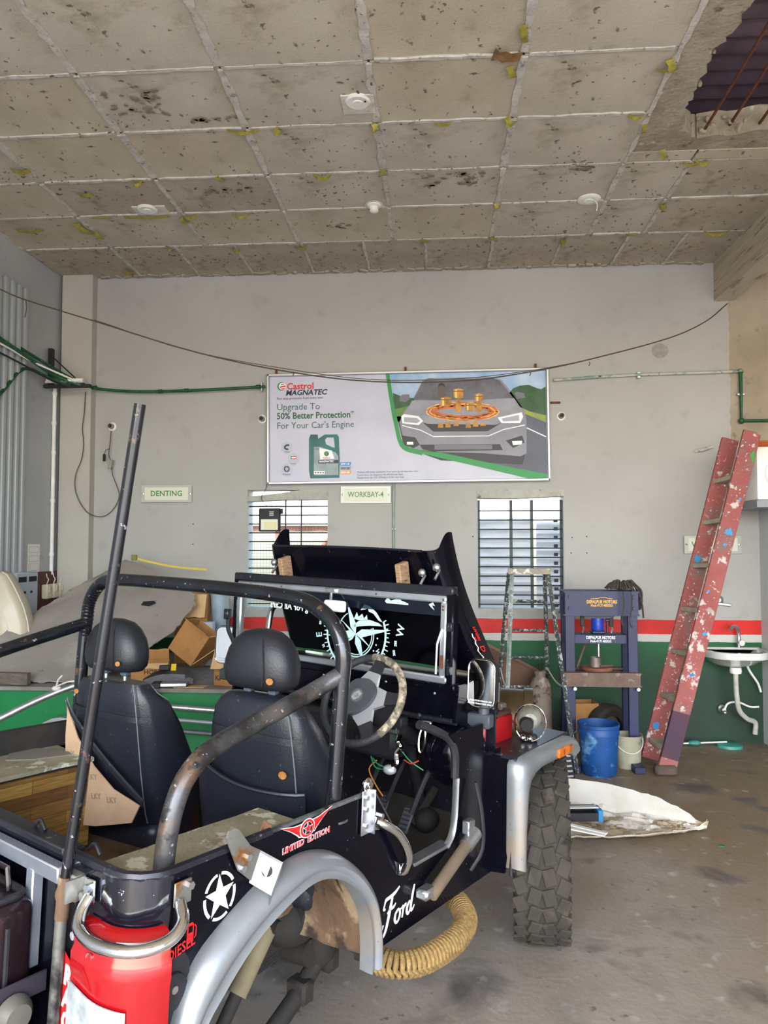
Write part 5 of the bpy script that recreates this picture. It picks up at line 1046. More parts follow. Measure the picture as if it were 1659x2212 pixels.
# bent hinge plate on the rim
M_rpl = mat('rusty_chrome', '#96948d', .36, .6, c2='#7b7d79', s=10, spots=[('#8a5a2c', 11, .56, .66)])
hp = J(G().prism([(.243, .040), (.250, .056), (.266, .060), (.282, .052), (.325, .0), (.362, -.022), (.332, -.090), (.288, -.052), (.272, -.02)], .006, RYZ(.742)), 'soft_top_bracket', M_rpl, flat=True)
def quad(p, n, m): J(G().loft([[Vector(v) for v in p], [Vector(v) + Vector((.0, -.004, -.004)) for v in p]]), n, m, hp, flat=True)
quad([(.745, .362, -.022), (.745, .332, -.090), (.795, .362, -.118), (.795, .398, -.052)], 'bracket_flange', M_rpl)
quad([(.795, .398, -.052), (.795, .362, -.118), (.790, .360, -.145), (.790, .396, -.080)], 'bracket_lip', M_alu)
for y, z in ((.315, -.025), (.298, -.048)): J(G().cyl((.744, y, z), (.758, y, z), .009, 6), 'bolt', M_alu, hp)
J(G().prism(ellipse(0, 0, .014, .014, 14), .0016, frame((.772, .364, -.0695), (.0, .36, .66), (.05, .033, -.029)) @ T(0, 0, -.0008)), 'bracket_hole', M_holes, hp, flat=True)
# door-post angle with ring, grab handle, pipe stub
dp = J(G().box((.742, .822, -.045), (.006, .045, .135), bev=.002).box((.752, .842, -.045), (.022, .006, .135), bev=.002), 'door_post_angle', M_alu)
J(G().tube([(.742 + 0, .826 + .016 * cos(a * pi / 8), .038 + .016 * sin(a * pi / 8)) for a in range(16)], .005, 6, loop=True).cyl((.728, .826, .038), (.756, .826, .038), .010, 8), 'hinge_ring', M_chrome, dp)
for z in (.0, -.035, -.085): J(G().cyl((.742, .818, z), (.752, .818, z), .008, 6), 'bolt', M_alu, dp)
gh = J(G().tube(smooth([(.745, .875, -.085), (.765, .90, -.10), (.775, .95, -.135), (.777, .995, -.185), (.772, 1.025, -.235), (.755, 1.035, -.275), (.742, 1.035, -.295)], 5), [.012] * 2 + [.015] * 27 + [.012] * 2, 10), 'grab_handle', M_chrome)
J(G().prism([(.865, -.05), (.905, -.07), (.90, -.12), (.855, -.11)], .005, RYZ(.735)), 'handle_plate', M_chrome, gh, flat=True); J(G().prism([(1.02, -.26), (1.055, -.27), (1.05, -.31), (1.02, -.30)], .005, RYZ(.735)), 'handle_plate', M_chrome, gh, flat=True)
for y, z in ((.885, -.09), (.90, -.075), (1.037, -.29)): J(G().cyl((.738, y, z), (.752, y, z), .008, 6), 'bolt', M_alu, gh)
J(G().cyl((.775, 1.17, -.405), (.775, 1.475, -.275), .022, 12), 'pipe_stub', mat('muddy_pipe', '#6b5b48', .85, c2='#51453a', s=12)); J(G().cyl((.775, 1.40, -.307), (.775, 1.47, -.277), .027, 12).box((.762, 1.44, -.25), (.03, .05, .05), bev=.004), 'pipe_clamp', M_alu); J(G().box((.76, 1.16, -.395), (.05, .07, .035), bev=.008), 'pipe_clamp', M_alu)
J(G().tube(smooth([(.76, 1.47, -.42), (.79, 1.50, -.34), (.785, 1.50, -.22), (.76, 1.49, -.1)], 4), .008, 6), 'door_cable', M_blackm)
# ---- tail: tailgate, frame bars, lamp, chrome guard, pole
tg = J(G().box((0, .008, -.31), (.92, .018, .61)), 'tailgate', M_blk, flat=True)
J(G().box((-.0, .02, .0), (.92, .05, .02), bev=.004), 'tailgate_top', M_blkw, tg)
M_tb = mat('carrier_silver', '#b9bfca', .25, .7, c2='#a4abb7', s=10)
J(G().box((0, -.018, -.040), (.94, .03, .038), bev=.003), 'carrier_bar', M_tb, tg); J(G().box((.352, -.020, -.17), (.032, .03, .24), bev=.003), 'carrier_bar', M_tb, tg); J(G().box((-.352, -.020, -.17), (.032, .03, .24), bev=.003), 'carrier_bar', M_tb, tg)
for x in (.28, .52): J(G().tube(smooth([(x - .025, .03, .012), (x, .03, .032), (x + .025, .03, .012)], 4), .005, 6), 'loop', M_blkw, tg)
J(G().box((.50, -.012, -.055), (.07, .03, .06), bev=.004).box((.54, -.03, -.05), (.006, .05, .05)), 'pole_bracket', M_rpl)
J(G().cyl((.497, -.03, -.06), (.687, -.03, 1.075), .0135, 12), 'flag_pole', M_tube)
J(G().sphere((.492, -.03, -.075), (.038, .034, .05), u=10, v=7).cyl((.492, -.03, -.13), (.500, -.03, -.03), .016, 10), 'pole_weld', M_rust)
J(G().cyl((.492, -.03, -.10), (.476, -.03, -.58), .014, 12), 'pole_lower', mat('pole_lower', '#6d6c68', .4, .4, c2='#2b2b2c', s=8, lo=.45, hi=.55))
lp = []
for i in range(13):
    f = i / 12
    if f < .3: lp.append((.566 + .066 * f / .3, 0, 0, -1))
    else: a = (f - .3) / .7 * rad(76); lp.append((.632 + .102 * sin(a), .102 - .102 * cos(a), sin(a), -cos(a)))
def tl_(off, z): return [(x + nx * off, y + ny * off, z) for x, y, nx, ny in lp]
M_red = mat('lamp_red', '#9c0b12', .12, c2='#860910', s=6, coat=.6)
g = G(); rows = [(.004, -.110), (.028, -.115), (.038, -.130), (.038, -.160), (.045, -.172), (.046, -.205), (.041, -.225), (.041, -.56), (.0, -.60)]
rings = [tl_(o, z) for o, z in rows]
g.grid(lambda u, v: rings[int(round(v * (len(rows) - 1)))][int(round(u * 12))], 12, len(rows) - 1, thick=.004); tlm = J(g, 'tail_lamp', M_red, ang=50)
def lens_pts(z, i0, i1): return [(lp[i][0] + lp[i][2] * .052, lp[i][1] + lp[i][3] * .052, z) for i in range(i0, i1 + 1)]
g = G(); g.grid(lambda u, v: lens_pts(-.57 + (.57 - .235 - .03 * u) * v, 0, 8)[int(round(u * 8))], 8, 4, thick=.003); J(g, 'clear_lens', mat('lens_clear', '#c9d0d2', .06, .35, c2='#8f989c', s=16, spots=[('#eef2f4', 30, .6, .66)]), tlm)
for p in ((.558, -.036, -.145), (.632, -.042, -.165)): J(G().lathe([(.004, 0), (.009, .002), (.010, .006)], 12, T(*p) @ RX(90)), 'lamp_screw', M_alu, tlm)
gb = J(G().tube(smooth([(.572, -.012, -.062), (.578, -.036, -.090), (.60, -.052, -.112), (.66, -.057, -.122), (.725, -.042, -.122), (.772, -.008, -.119), (.792, .045, -.112), (.785, .085, -.090), (.750, .105, -.066)], 6), .0145, 12), 'lamp_guard', M_chrome)
J(G().box((.565, -.008, -.052), (.042, .006, .055), bev=.002), 'guard_plate', M_chrome, gb); J(G().box((.741, .118, -.048), (.006, .050, .055), bev=.002), 'guard_plate', M_rpl, gb)
for p in ((.572, -.018, -.042), (.556, -.018, -.064)): J(G().cyl((p[0], p[1] + .01, p[2]), (p[0], p[1] - .006, p[2]), .010, 6), 'bolt', M_alu, gb)
for p in ((.75, .132, -.034), (.75, .110, -.066)): J(G().cyl((p[0] - .01, p[1], p[2]), (p[0] + .006, p[1], p[2]), .010, 6), 'bolt', M_alu, gb)
st_ = J(G().prism([(.482, -.20), (.535, -.24), (.535, -.56), (.482, -.56)], .0006, T(0, -.0165, 0) @ XZ), 'tail_sticker', mat('decal_red', '#d01f22'), flat=True)
for k, c in enumerate('RACING'): text('sticker_letter', c, .062, UP @ T(.512, -.018, -.262 - .052 * k) @ XZ @ RZ(-6), mat('decal_white', '#dcdcdc'), st_, bold=.003, d=.001, wide=.75)
# can carrier on the tailgate
ca = J(G().box((.21, -.20, -.30), (.42, .006, .05), bev=.002).box((.42, -.11, -.30), (.006, .19, .05), bev=.002).box((.415, -.20, -.45), (.035, .006, .34), bev=.002), 'can_carrier', mat('carrier_dark', '#38333c', .4, .3))
J(G().box((.21, -.10, -.585), (.44, .2, .02)), 'carrier_base', M_blackm, ca); J(G().lathe([(0, .03), (.03, .028), (.042, .012), (.045, 0), (0, 0)], 22, T(.43, -.10, -.34) @ RY(90)), 'carrier_knob', mat('knob_grey', '#55534c', .5), ca)
# ================================================================ things carried by the jeep
jc = thing('jerry_can', 'dark maroon-black jerry can strapped on the jeep tailgate at lower left', 'can', M=JM @ T(.215, -.105, -.575))
jc_m = mat('jerry_can', '#141013', .3, c2='#210d14', s=4, coat=.4)
G().box((0, 0, .235), (.36, .15, .47), bev=.035, seg=3).ob('body', jc_m, jc)
G().tube([(x, y, .475) for x, y in rrect(.31, .11, .03, 4)], .010, 8, loop=True).ob('top_rim', M_blackm, jc)
for s_ in (-.04, 0, .04): G().tube([(-.10, s_, .47), (-.09, s_, .52), (.09, s_, .52), (.10, s_, .47)], .007, 7).ob('handle', jc_m, jc)
G().tube([(.175, -.076, .06), (.175, -.076, .42)], .006, 6).ob('seam', M_blackm, jc)
G().tube([(.181, .0, .06), (.181, .0, .42)], .006, 6).ob('seam', M_blackm, jc)
cdn = thing('card_offcut', 'brown folded card offcut with printed letters on the jeep wheel well', 'card', M=JM @ T(.665, .46, -.053) @ RZ(-30))
M_card = mat('card_pinkish', '#a87c62', .8, c2='#96694f', s=9)
G().prism([(-.055, 0), (.055, 0), (.05, .035), (.02, .055), (-.035, .05)], .004, RX(-12) @ XZ).ob('panel', M_card, cdn, flat=True); G().prism([(-.055, 0), (.055, 0), (.0, .055)], .003, RX(72) @ XZ).ob('flap', M_card, cdn, flat=True)
text('lettering', 'ABRO', .028, RX(-12) @ T(0, -.0055, .022) @ XZ, mat('card_print', '#8a5f4c', .8), cdn, d=.0006, bold=.0006)
bt = thing('car_battery', 'red car battery with brown leads beside the jeep windscreen post', 'battery', M=JM @ T(.57, 1.87, -.064))
M_bred = mat('battery_red', '#a81418', .35, c2='#8e1014', s=8)
G().box((0, 0, .065), (.18, .26, .13), bev=.008).ob('case', M_bred, bt); G().box((0, 0, .138), (.17, .25, .02), bev=.005).ob('lid', mat('battery_lid', '#45302b', .6), bt)
for s_ in (-.08, .08): G().cyl((.05, s_, .145), (.05, s_, .175), .012, 10).box((.05, s_, .165), (.04, .05, .02), bev=.003).ob('terminal', mat('lead_metal', '#6f665a', .6, .5), bt)
for s_ in (-.04, 0, .04): G().cyl((-.03, s_, .146), (-.03, s_, .156), .014, 12).ob('vent_cap', M_blackm, bt)
hl_ = thing('headlamp', 'loose glass headlamp with a chrome ring standing on the black wing', 'headlamp', M=JM @ T(.755, 1.97, -.037) @ RZ(28))
G().tube([(.066 * sin(rad(a)) , -.012, .082 - .078 * cos(rad(a))) for a in range(8, 354, 10)], .004, 7).ob('chrome_ring', M_chrome, hl_)
G().lathe([(.016, -.045), (.030, -.040), (.045, -.015), (.052, .015), (.055, .04), (.052, .045)], 26, T(0, .03, .09) @ RX(-90)).ob('glass_bowl', mat('bowl_glass', '#a9ada0', .1, .0, alpha=.5, c2='#7d8176', s=12), hl_)
G().lathe([(0, -.085), (.026, -.083), (.030, -.06), (.030, -.034), (0, -.032)], 20, T(-.016, .03, .078) @ RX(-90)).ob('connector', mat('connector_black', '#101012', .8), hl_)
G().sphere((-.03, -.01, .018), (.03, .03, .03), u=12, v=8).sphere((.0, -.012, .016), (.026, .026, .026), u=12, v=8).ob('adjuster', M_chrome, hl_); G().box((0, .03, .012), (.07, .05, .024), bev=.006).ob('foot', M_blackm, hl_)
# ================================================================ things on the left platform
M_cbd = mat('cardboard', '#a87a47', .85, c2='#96693a', s=6, spots=[('#7d5530', 14, .64, .74)])
M_cbl = mat('cardboard_light', '#c9a77c', .85, c2='#b9966a', s=6)
M_prt = mat('carton_print', '#3a2a1c', .8)
def carton(n, label, M, w, d, h, flaps=(), m=M_cbd, words=()):
    t = thing(n, label, 'box', M=M); k = .004
    for nm, c, s_ in (('side', (0, -d / 2, h / 2), (w, k, h)), ('side', (0, d / 2, h / 2), (w, k, h)), ('end', (-w / 2, 0, h / 2), (k, d, h)), ('end', (w / 2, 0, h / 2), (k, d, h)), ('bottom', (0, 0, k / 2), (w, d, k))):
        G().box(c, s_).ob(nm, m, t, flat=True)
    for side_, l, ang, mm in flaps:
        e = {'f': (T(0, -d / 2, h) @ RZ(180), w), 'b': (T(0, d / 2, h), w), 'l': (T(-w / 2, 0, h) @ RZ(90), d), 'r': (T(w / 2, 0, h) @ RZ(-90), d)}[side_]
        wv = e[1] / 2 - .004
        pts = [(-wv, 0)] + [(wv, 0), (wv * .98, l)] + [(wv - 2 * wv * i / 6, l + random.uniform(-.006, .006)) for i in range(1, 6)] + [(-wv * .98, l)]
        G().prism(pts, .004).ob('flap', mm, t, flat=True, M=e[0] @ RX(ang))
    for s_, size, x, z, face in words:
        text('printing', s_, size, (T(x, -d / 2 - .0028, z) @ XZ) if face == 'f' else (T(w / 2 + .0028, x, z) @ RZ(90) @ XZ), M_prt, t, bold=.0008, d=.0008)
    return t
PT = .752
cl = thing('car_panel', 'large cream curved car panel leaning in the left corner of the platform', 'car part', (-3.40, 5.78, PT))  # curved cream car panel, which panel is left open
cpf = [(-.17, 0), (-.17, .79), (-.06, .785), (-.02, .765), (.03, .69), (.08, .60), (.125, .51), (.16, .40), (.185, .24), (.19, 0)]
G().loft([[(-.17 + (x + .17) * k, y, z * k2) for x, z in cpf] for y, k, k2 in ((-.07, .90, .95), (-.04, .97, .99), (.0, 1, 1), (.10, .99, 1), (.14, .9, .95))]).ob('skin', mat('cream_paint', '#c9c0ab', .45, c2='#b9ae97', s=2, coat=.2), cl, ang=50)
G().tube([(x * .99 + .008, -.01, z) for x, z in cpf[2:]], .010, 6, el=.5).ob('edge_band', mat('cream_edge', '#d9d3c4', .45), cl)
for k in (.45, .75): G().tube([(-.17 + (x + .17) * k * .9, -.073, z * (.4 + .5 * k)) for x, z in cpf[1:9]], .003, 5).ob('press_line', mat('cream_edge', '#d9d3c4'), cl)
SH = [[(-3.40, 5.30, .80), (-2.89, 5.28, .775), (-2.53, 5.28, .770), (-2.36, 5.44, .84)], [(-3.40, 5.5, .92), (-2.98, 5.54, .89), (-2.56, 5.51, .88), (-2.21, 5.66, .96)], [(-3.38, 5.62, 1.035), (-3.12, 5.92, 1.12), (-2.66, 5.92, 1.12), (-2.07, 5.86, 1.09)],
      [(-3.27, 6.08, 1.23), (-3.03, 6.24, 1.35), (-2.56, 6.19, 1.31), (-1.99, 6.10, 1.26)], [(-3.1, 6.3, 1.39), (-2.93, 6.42, 1.48), (-2.53, 6.36, 1.44), (-2.02, 6.2, 1.335)], [(-2.89, 6.60, 1.57), (-2.81, 6.64, 1.62), (-2.6, 6.55, 1.55), (-2.28, 6.40, 1.45)]]
def spl(L, t):
    n = len(L) - 1; i = min(int(t * n), n - 1); f = t * n - i; f = f * f * (3 - 2 * f) * .4 + f * .6
    return Vector(L[i]).lerp(Vector(L[i + 1]), f)
rs_ = random.Random(5); jit = {(i, j): (rs_.uniform(-1, 1), rs_.uniform(-1, 1)) for i in range(41) for j in range(41)}
def sheet(u, v):
    p = spl([spl(r, u) for r in SH], v); i, j = int(round(u * 40)), int(round(v * 40))
    if i in (0, 40) or j in (0, 40): p = p + Vector((jit[i, j][0] * .010, 0, jit[i, j][1] * .008))
    return p + Vector((0, -.012, .010)) * sin(u * 9 + v * 4) * .6 + Vector((0, 0, .012)) * sin(v * 11 - u * 6) * .4
gs = thing('grey_liner', 'big grey torn liner sheet draped across the platform behind the seats', 'sheet', (-2.8, 5.9, PT))
inv = T(2.8, -5.9, -PT)
M_gl = mat('liner_grey', '#989089', .9, c2='#878079', s=2.2, spots=[('#a39d98', 3, .60, .72), ('#5f5955', 9, .66, .74)], bump=(60, .2))
G().grid(sheet, 40, 40, thick=.008).ob('liner', M_gl, gs, M=inv)
pc = sheet(.80, .55); G().prism(ragged([(-.05, -.02), (.02, -.03), (.07, .0), (.05, .025), (0, .02), (-.04, .015)], 1, 0), .003).ob('hole_patch', M_blackm, gs, M=inv @ T(pc.x - .02, pc.y - .016, pc.z + .014) @ RX(48), flat=True)
ys = thing('yellow_strap', 'yellow strap stretched from the liner peak to the wall', 'strap', (-2.72, 6.62, 1.60))
G().grid(lambda u, v: (.03 + .62 * u, -.02 + .08 * u, .03 - .10 * u - .02 * sin(pi * u) + .018 * (v - .5)), 12, 1, thick=.003).ob('webbing', mat('strap_yellow', '#c9b02c', .6), ys); G().box((.01, -.03, .04), (.05, .03, .05), bev=.006).ob('knot', mat('knot_green', '#7d7a3c', .8), ys)
pk = thing('plank', 'weathered grey plank lying on the platform under the liner', 'plank', (-3.2, 5.20, PT), -4)
G().box((0, .03, .045), (.60, .05, .085), bev=.004).ob('board', mat('grey_wood', '#6d645a', .9, c2='#544b42', s=14, st=(1, 6, 6)), pk)
carton('carton', 'tall brown carton at the back of the platform with a flap hanging open', T(-2.09, 6.40, PT) @ RZ(6), .27, .26, .58, (('f', .20, -70, M_cbl), ('b', .10, 50, M_cbd), ('l', .10, 60, M_cbd)))
tb = thing('roll_tube', 'pale blue-grey hollow roll leaning behind the tall carton', 'roll', M=T(-1.83, 6.42, PT) @ RY(-5))
G().lathe([(.072, 0), (.075, 0), (.075, .60), (.066, .60), (.066, .45)], 26).ob('tube', mat('roll_blue', '#8ea0aa', .5, c2='#7a8b95', s=6), tb); G().lathe([(.0, .45), (.066, .45)], 26).ob('inside', M_blackm, tb)
carton('carton', 'brown carton tipped on its side under the right edge of the grey liner', T(-1.93, 5.74, PT + .135) @ RZ(-16) @ RY(32) @ RX(-8), .24, .22, .26, (('f', .07, 15, M_cbd), ('r', .06, 40, M_cbl)))
carton('carton', 'open torn carton with two bent flaps at the platform front edge', T(-1.41, 5.38, PT) @ RZ(-16), .30, .22, .25, (('l', .22, -32, M_cbl), ('f', .14, -64, M_cbl), ('b', .11, 60, M_cbd)), words=(('D.', .06, .07, .15, 'f'), ('KI', .05, -.12, .05, 'f'), ('A', .05, -.13, .16, 'f')))
carton('carton', 'carton lettered HORIBA lying low behind the passenger headrest', T(-2.10, 5.44, PT) @ RZ(18), .26, .20, .14, (('b', .09, 50, M_cbd), ('f', .05, -40, M_cbl)), words=(('HORIBA', .045, .04, .08, 'f'),))
carton('carton', 'plain brown carton at the back right of the platform behind the mirror', T(-1.48, 5.92, PT) @ RZ(-4), .22, .2, .32, (('f', .08, -50, M_cbd),))
wb_ = thing('foam_block', 'white foam block between the tall carton and the blue roll', 'block', (-1.90, 6.18, PT)); G().box((0, 0, .18), (.10, .09, .36), bev=.006).ob('block', mat('foam_white', '#b9c0cc', .7), wb_)
hd = thing('headlight_unit', 'black car headlight unit with yellow tag lying on the platform', 'headlight', (-1.90, 5.32, PT), 10)
G().loft([[(x + o, y * s_, z * s_ + .005) for x, y, z in ((0, -.06, 0), (0, .08, 0), (0, .08, .10), (0, -.04, .07))] for o, s_ in ((-.20, .35), (-.12, .8), (.0, 1.1), (.10, 1.0), (.15, .5))]).ob('housing', mat('black_plastic', '#2a2c2f', .45, c2='#3a3c3f', s=10), hd, ang=25)
G().grid(lambda u, v: (-.20 + .36 * u, -.075 + .05 * v - .01 * sin(u * pi), .012 + .07 * v * sin(.3 + u * 2.4)), 12, 6, thick=.004).ob('lens', mat('dusty_lens', '#77777a', .3, c2='#55565a', s=5), hd)
G().box((.01, -.03, .115), (.035, .012, .05), M=RX(-30)).ob('tag', mat('tag_yellow', '#d8b81c', .5), hd); G().box((-.05, 0, .12), (.07, .03, .035), bev=.004).ob('connector', M_blackm, hd)
hk = thing('metal_unit', 'flat silver and black electronic unit on the platform edge', 'device', (-1.86, 5.215, PT), 8)
G().box((.01, 0, .022), (.20, .09, .025), bev=.003).ob('case', M_alu, hk); G().box((-.10, -.01, .02), (.06, .10, .036), bev=.003).ob('bracket', M_blackm, hk); G().box((0, 0, .004), (.17, .08, .008)).ob('base', M_blackm, hk)
ct = thing('card_sheet', 'torn brown card lying flat on the platform edge beside the torn carton', 'card', (-1.73, 5.225, PT), 4)
G().prism(ragged([(-.13, -.04), (.10, -.035), (.12, .04), (-.10, .04)], 3, .006), .005).ob('card', M_cbl, ct, flat=True)
tf = thing('tape_strip', 'torn white paper strip hanging on the platform edge', 'paper', (-2.24, 5.19, PT))
G().grid(lambda u, v: (.24 * u, -.006 - .012 * v, -.002 - .04 * v * (.5 + .5 * sin(u * 9) ** 2)), 10, 3, thick=.002).ob('strip', mat('paper', '#dcdad3'), tf)
# bright pipe in front of the platform
bp_ = smooth([(-2.05, 4.72, .86), (-2.22, 4.70, .868), (-2.36, 4.66, .835), (-2.62, 4.52, .715), (-2.95, 4.35, .50), (-3.2, 4.2, .02)], 5)
bpt = thing('bumper_pipe', 'bright bent bumper pipe leaning at far left in front of the green platform', 'pipe', (-2.6, 4.5, 0)); G().tube(bp_, .021, 12).ob('tube', M_alu, bpt, M=T(2.6, -4.5, 0)); G().tube(smooth([(-2.05, 4.72, .86), (-2.0, 4.80, .70), (-2.0, 4.9, .02)], 5), .021, 12).ob('tube', M_alu, bpt, M=T(2.6, -4.5, 0))
G().tube(smooth([(-2.40, 4.64, .86), (-2.38, 4.62, .90), (-2.35, 4.61, .93)], 3), .006, 6).sphere((-2.4, 4.64, .845), (.06, .05, .035), u=10, v=7).tube(smooth([(-2.39, 4.62, .86), (-2.32, 4.60, .89), (-2.26, 4.6, .90)], 3), .005, 6).ob('string_knot', M_wirewhite, bpt, M=T(2.6, -4.5, 0))
ff = thing('wheel_arch_trim', 'loose silver wheel arch trim leaning against the green platform front', 'car part', (-2.60, 5.10, 0))
G().loft([[(x * k, y, z * k) for k, y in ((1, .05), (1, -.02), (.80, -.04), (.78, .02))] for x, z in [(.30 * cos(pi - pi * i / 16), .05 + .51 * sin(pi * i / 16) ** .9) for i in range(17)]]).ob('arch', mat('trim_silver', '#a5aaae', .35, .5), ff)
rk = thing('tube_frame', 'grey tubular frame propped against the platform between the seats', 'frame', (-1.5, 5.05, 0))  # loose frame of grey tubes, its use is left open
for z, m, r in ((.62, M_alu, .020), (.535, mat('tube_grey', '#8f979c', .4, .3), .014), (.46, mat('tube_dark', '#5d666b', .4, .3), .016)): G().tube([(-.45, .04, z + .03), (.5, .04, z - .03)], r, 10).ob('bar', m, rk)
for x in (-.44, .49): G().cyl((x, .04, .0), (x, .04, .76), .016, 10).ob('leg', M_alu, rk)
# ================================================================ right-hand side: step ladder, press, ladder, sink
M_spk_ = mat('paint_spattered', '#59605f', .6, .2, c2='#39403f', s=12, spots=[('#c3c7c2', 34, .54, .60), ('#8fb0a0', 20, .64, .68), ('#dcdcd6', 60, .58, .62)])
M_spk2 = mat('paint_white_rail', '#aab4b0', .6, .1, c2='#7d8784', s=18, spots=[('#d6dad6', 30, .55, .62), ('#3c4442', 50, .64, .68)])
sl = thing('step_ladder', 'paint-spattered metal step ladder standing before the right barred window', 'ladder', (.77, 6.3, 0))
L0 = T(-.77, -6.3, 0)
G().prism(ragged([(.585, 6.17), (.93, 6.15), (.945, 6.33), (.60, 6.36)], 3, .008), .045, T(0, 0, 1.515)).ob('top_step', mat('step_board', '#a39c8e', .8, c2='#8a8274', s=10, spots=[('#d3d0c8', 20, .55, .62)]), sl, flat=True, M=L0)
def leg_(a, c, m): G().tube([a, c], .017, 4).ob('leg', m, sl, flat=True, M=L0)
leg_((.62, 6.20, 1.52), (.50, 5.72, 0), M_spk2); leg_((.91, 6.20, 1.52), (1.075, 5.92, 0), M_spk_); leg_((.605, 6.33, 1.52), (.50, 6.74, .0), M_spk_); leg_((.90, 6.32, 1.52), (.985, 6.74, 0), M_spk_)
def onl(a, c, z): f = (a[2] - z) / a[2]; return Vector(a).lerp(Vector(c), f)
for z in (1.28, 1.03, .79, .53, .27): G().tube([onl((.605, 6.33, 1.52), (.50, 6.74, 0), z), onl((.90, 6.32, 1.52), (.985, 6.74, 0), z)], .013, 4).ob('rung', M_spk_, sl, flat=True, M=L0)
for z, xa, xb in ((.70, 0, 1), (.70, 1, 0)):
    A = onl((.605, 6.33, 1.52), (.50, 6.74, 0), z) if xa == 0 else onl((.90, 6.32, 1.52), (.985, 6.74, 0), z); B_ = onl((.62, 6.20, 1.52), (.50, 5.72, 0), z - .07) if xa == 0 else onl((.91, 6.20, 1.52), (1.075, 5.92, 0), z - .07)
    G().tube(smooth([A, A.lerp(B_, .5) + Vector((0, 0, -.03)), B_], 5), .006, 6).ob('tie_rope', M_wirewhite, sl, M=L0)
gc = thing('gas_cylinder', 'dusty grey-brown gas cylinder standing under the step ladder', 'gas cylinder', (.88, 6.50, 0))
M_gc = mat('cylinder_dust', '#8a7d72', .85, c2='#6d6058', s=5, spots=[('#2b2624', 9, .58, .66), ('#b3a79a', 12, .6, .68)])
G().lathe([(0, 0), (.085, 0), (.095, .02), (.095, .50), (.090, .56), (.070, .61), (.045, .635), (.043, .66), (.050, .662), (.050, .685), (0, .685)], 30).ob('body', M_gc, gc)
G().cyl((0, 0, .685), (0, 0, .745), .014, 10).cyl((-.02, 0, .735), (.035, 0, .735), .009, 8).ob('valve', M_under, gc)
br_ = thing('brown_board', 'brown board with a sloping top leaning on the green wall behind the jeep', 'board', (.55, 6.82, 0))
G().prism([(-.42, 0), (.40, 0), (.40, .60), (-.42, 1.02)], .03, T(0, .02, 0) @ RX(4) @ XZ).ob('panel', mat('board_brown', '#5c4334', .75, c2='#6e5240', s=3), br_, flat=True); G().tube([(-.42, -.04, 1.02), (.40, -.01, .60)], .022, 4).ob('edge_strip', mat('strip_brown', '#836553', .7), br_, flat=True)
# hydraulic press
M_pb = mat('press_blue', '#1e2450', .45, c2='#181c3e', s=5, spots=[('#4b4350', 14, .66, .74)]); M_pr = mat('press_worn', '#6f5a50', .6, .3, c2='#57463e', s=8, spots=[('#94827a', 14, .6, .7)])
hp_ = thing('hydraulic_press', 'dark blue hydraulic shop press standing at the back wall', 'press', (1.31, 6.22, 0))
for x in (-.245, .245):
    for y in (-.10, .10): G().box((x, y, .68), (.075, .035, 1.36), bev=.003).ob('post', M_pb, hp_, flat=True)
    G().box((x, 0, .025), (.085, .56, .05), bev=.004).ob('foot', M_pb, hp_)
def chan(z0, z1, y, n, m, x=.285):
    s_ = 1 if y > 0 else -1
    return G().box((0, y, (z0 + z1) / 2), (2 * x, .012, z1 - z0)).box((0, y + s_ * -.03, z1 - .006), (2 * x + .02, .07, .012)).box((0, y + s_ * -.03, z0 + .006), (2 * x + .02, .07, .012)).ob(n, m, hp_, flat=True)
chan(1.19, 1.385, -.135, 'top_beam', M_pb); chan(1.19, 1.385, .135, 'top_beam', M_pb)
for x in (-.25, .25):
    for z in (1.25, 1.34): G().cyl((x, -.14, z), (x, -.155, z), .016, 6).ob('bolt', M_pb, hp_)
G().box((0, 0, 1.0), (.42, .16, .075), bev=.003).ob('moving_beam', M_pb, hp_); G().box((0, -.085, 1.0), (.17, .006, .07)).ob('beam_plate', M_pb, hp_)
G().prism([(-.13, 1.19), (.13, 1.19), (.08, 1.165), (-.08, 1.165)], .16, T(0, .08, 0) @ XZ).ob('ram_plate', M_pb, hp_, flat=True)
chan(.635, .745, -.15, 'bed_beam', M_pr, .29); chan(.635, .745, .15, 'bed_beam', M_pr, .29)
for x in (-.22, .27): G().cyl((x, -.17, .62), (x, .17, .62), .014, 10).ob('bed_pin', M_alu, hp_)
for x in (-.13, .10): 
    s_ = G().box((x, -.02, 1.15), (.032, .02, .11), bev=.003).ob('return_spring', M_blackm, hp_)
    G().tube(smooth([(x + .005, -.02, 1.10), (x + .008, -.02, 1.07), (x, -.02, 1.04)], 3), .008, 6).ob('spring_hook', M_alu, s_)
for k in range(5): pass
M_jb = mat('jack_blue', '#1f3fa8', .35, c2='#1a358e', s=6)
bj = thing('bottle_jack', 'bright blue bottle jack inside the press frame', 'jack', (1.30, 6.20, 1.04))
G().box((0, 0, .012), (.105, .10, .024), bev=.006).ob('base', M_pb, bj); G().lathe([(0, .024), (.048, .024), (.050, .03), (.050, .085), (.0495, .09), (.050, .095), (.050, .155), (.040, .172), (.034, .18), (.022, .185), (.022, .198), (0, .198)], 26).ob('body', M_jb, bj)
G().cyl((.075, -.01, .01), (.075, -.01, .10), .010, 10).cyl((.06, -.01, .105), (.09, -.01, .105), .014, 10).ob('pump', mat('pump_maroon', '#4a2638', .4), bj)
text('lettering', 'DEPALPUR MOTORS', .036, T(0, -.1425, 1.30) @ XZ, mat('sticker_yellow', '#e0a41c', .5), hp_, bold=.0014, d=.001, wide=.72); text('lettering', 'Mob-9171485555', .027, T(0, -.1425, 1.272) @ XZ, mat('sticker_yellow', '#e0a41c'), hp_, bold=.0008, d=.001, wide=.9)
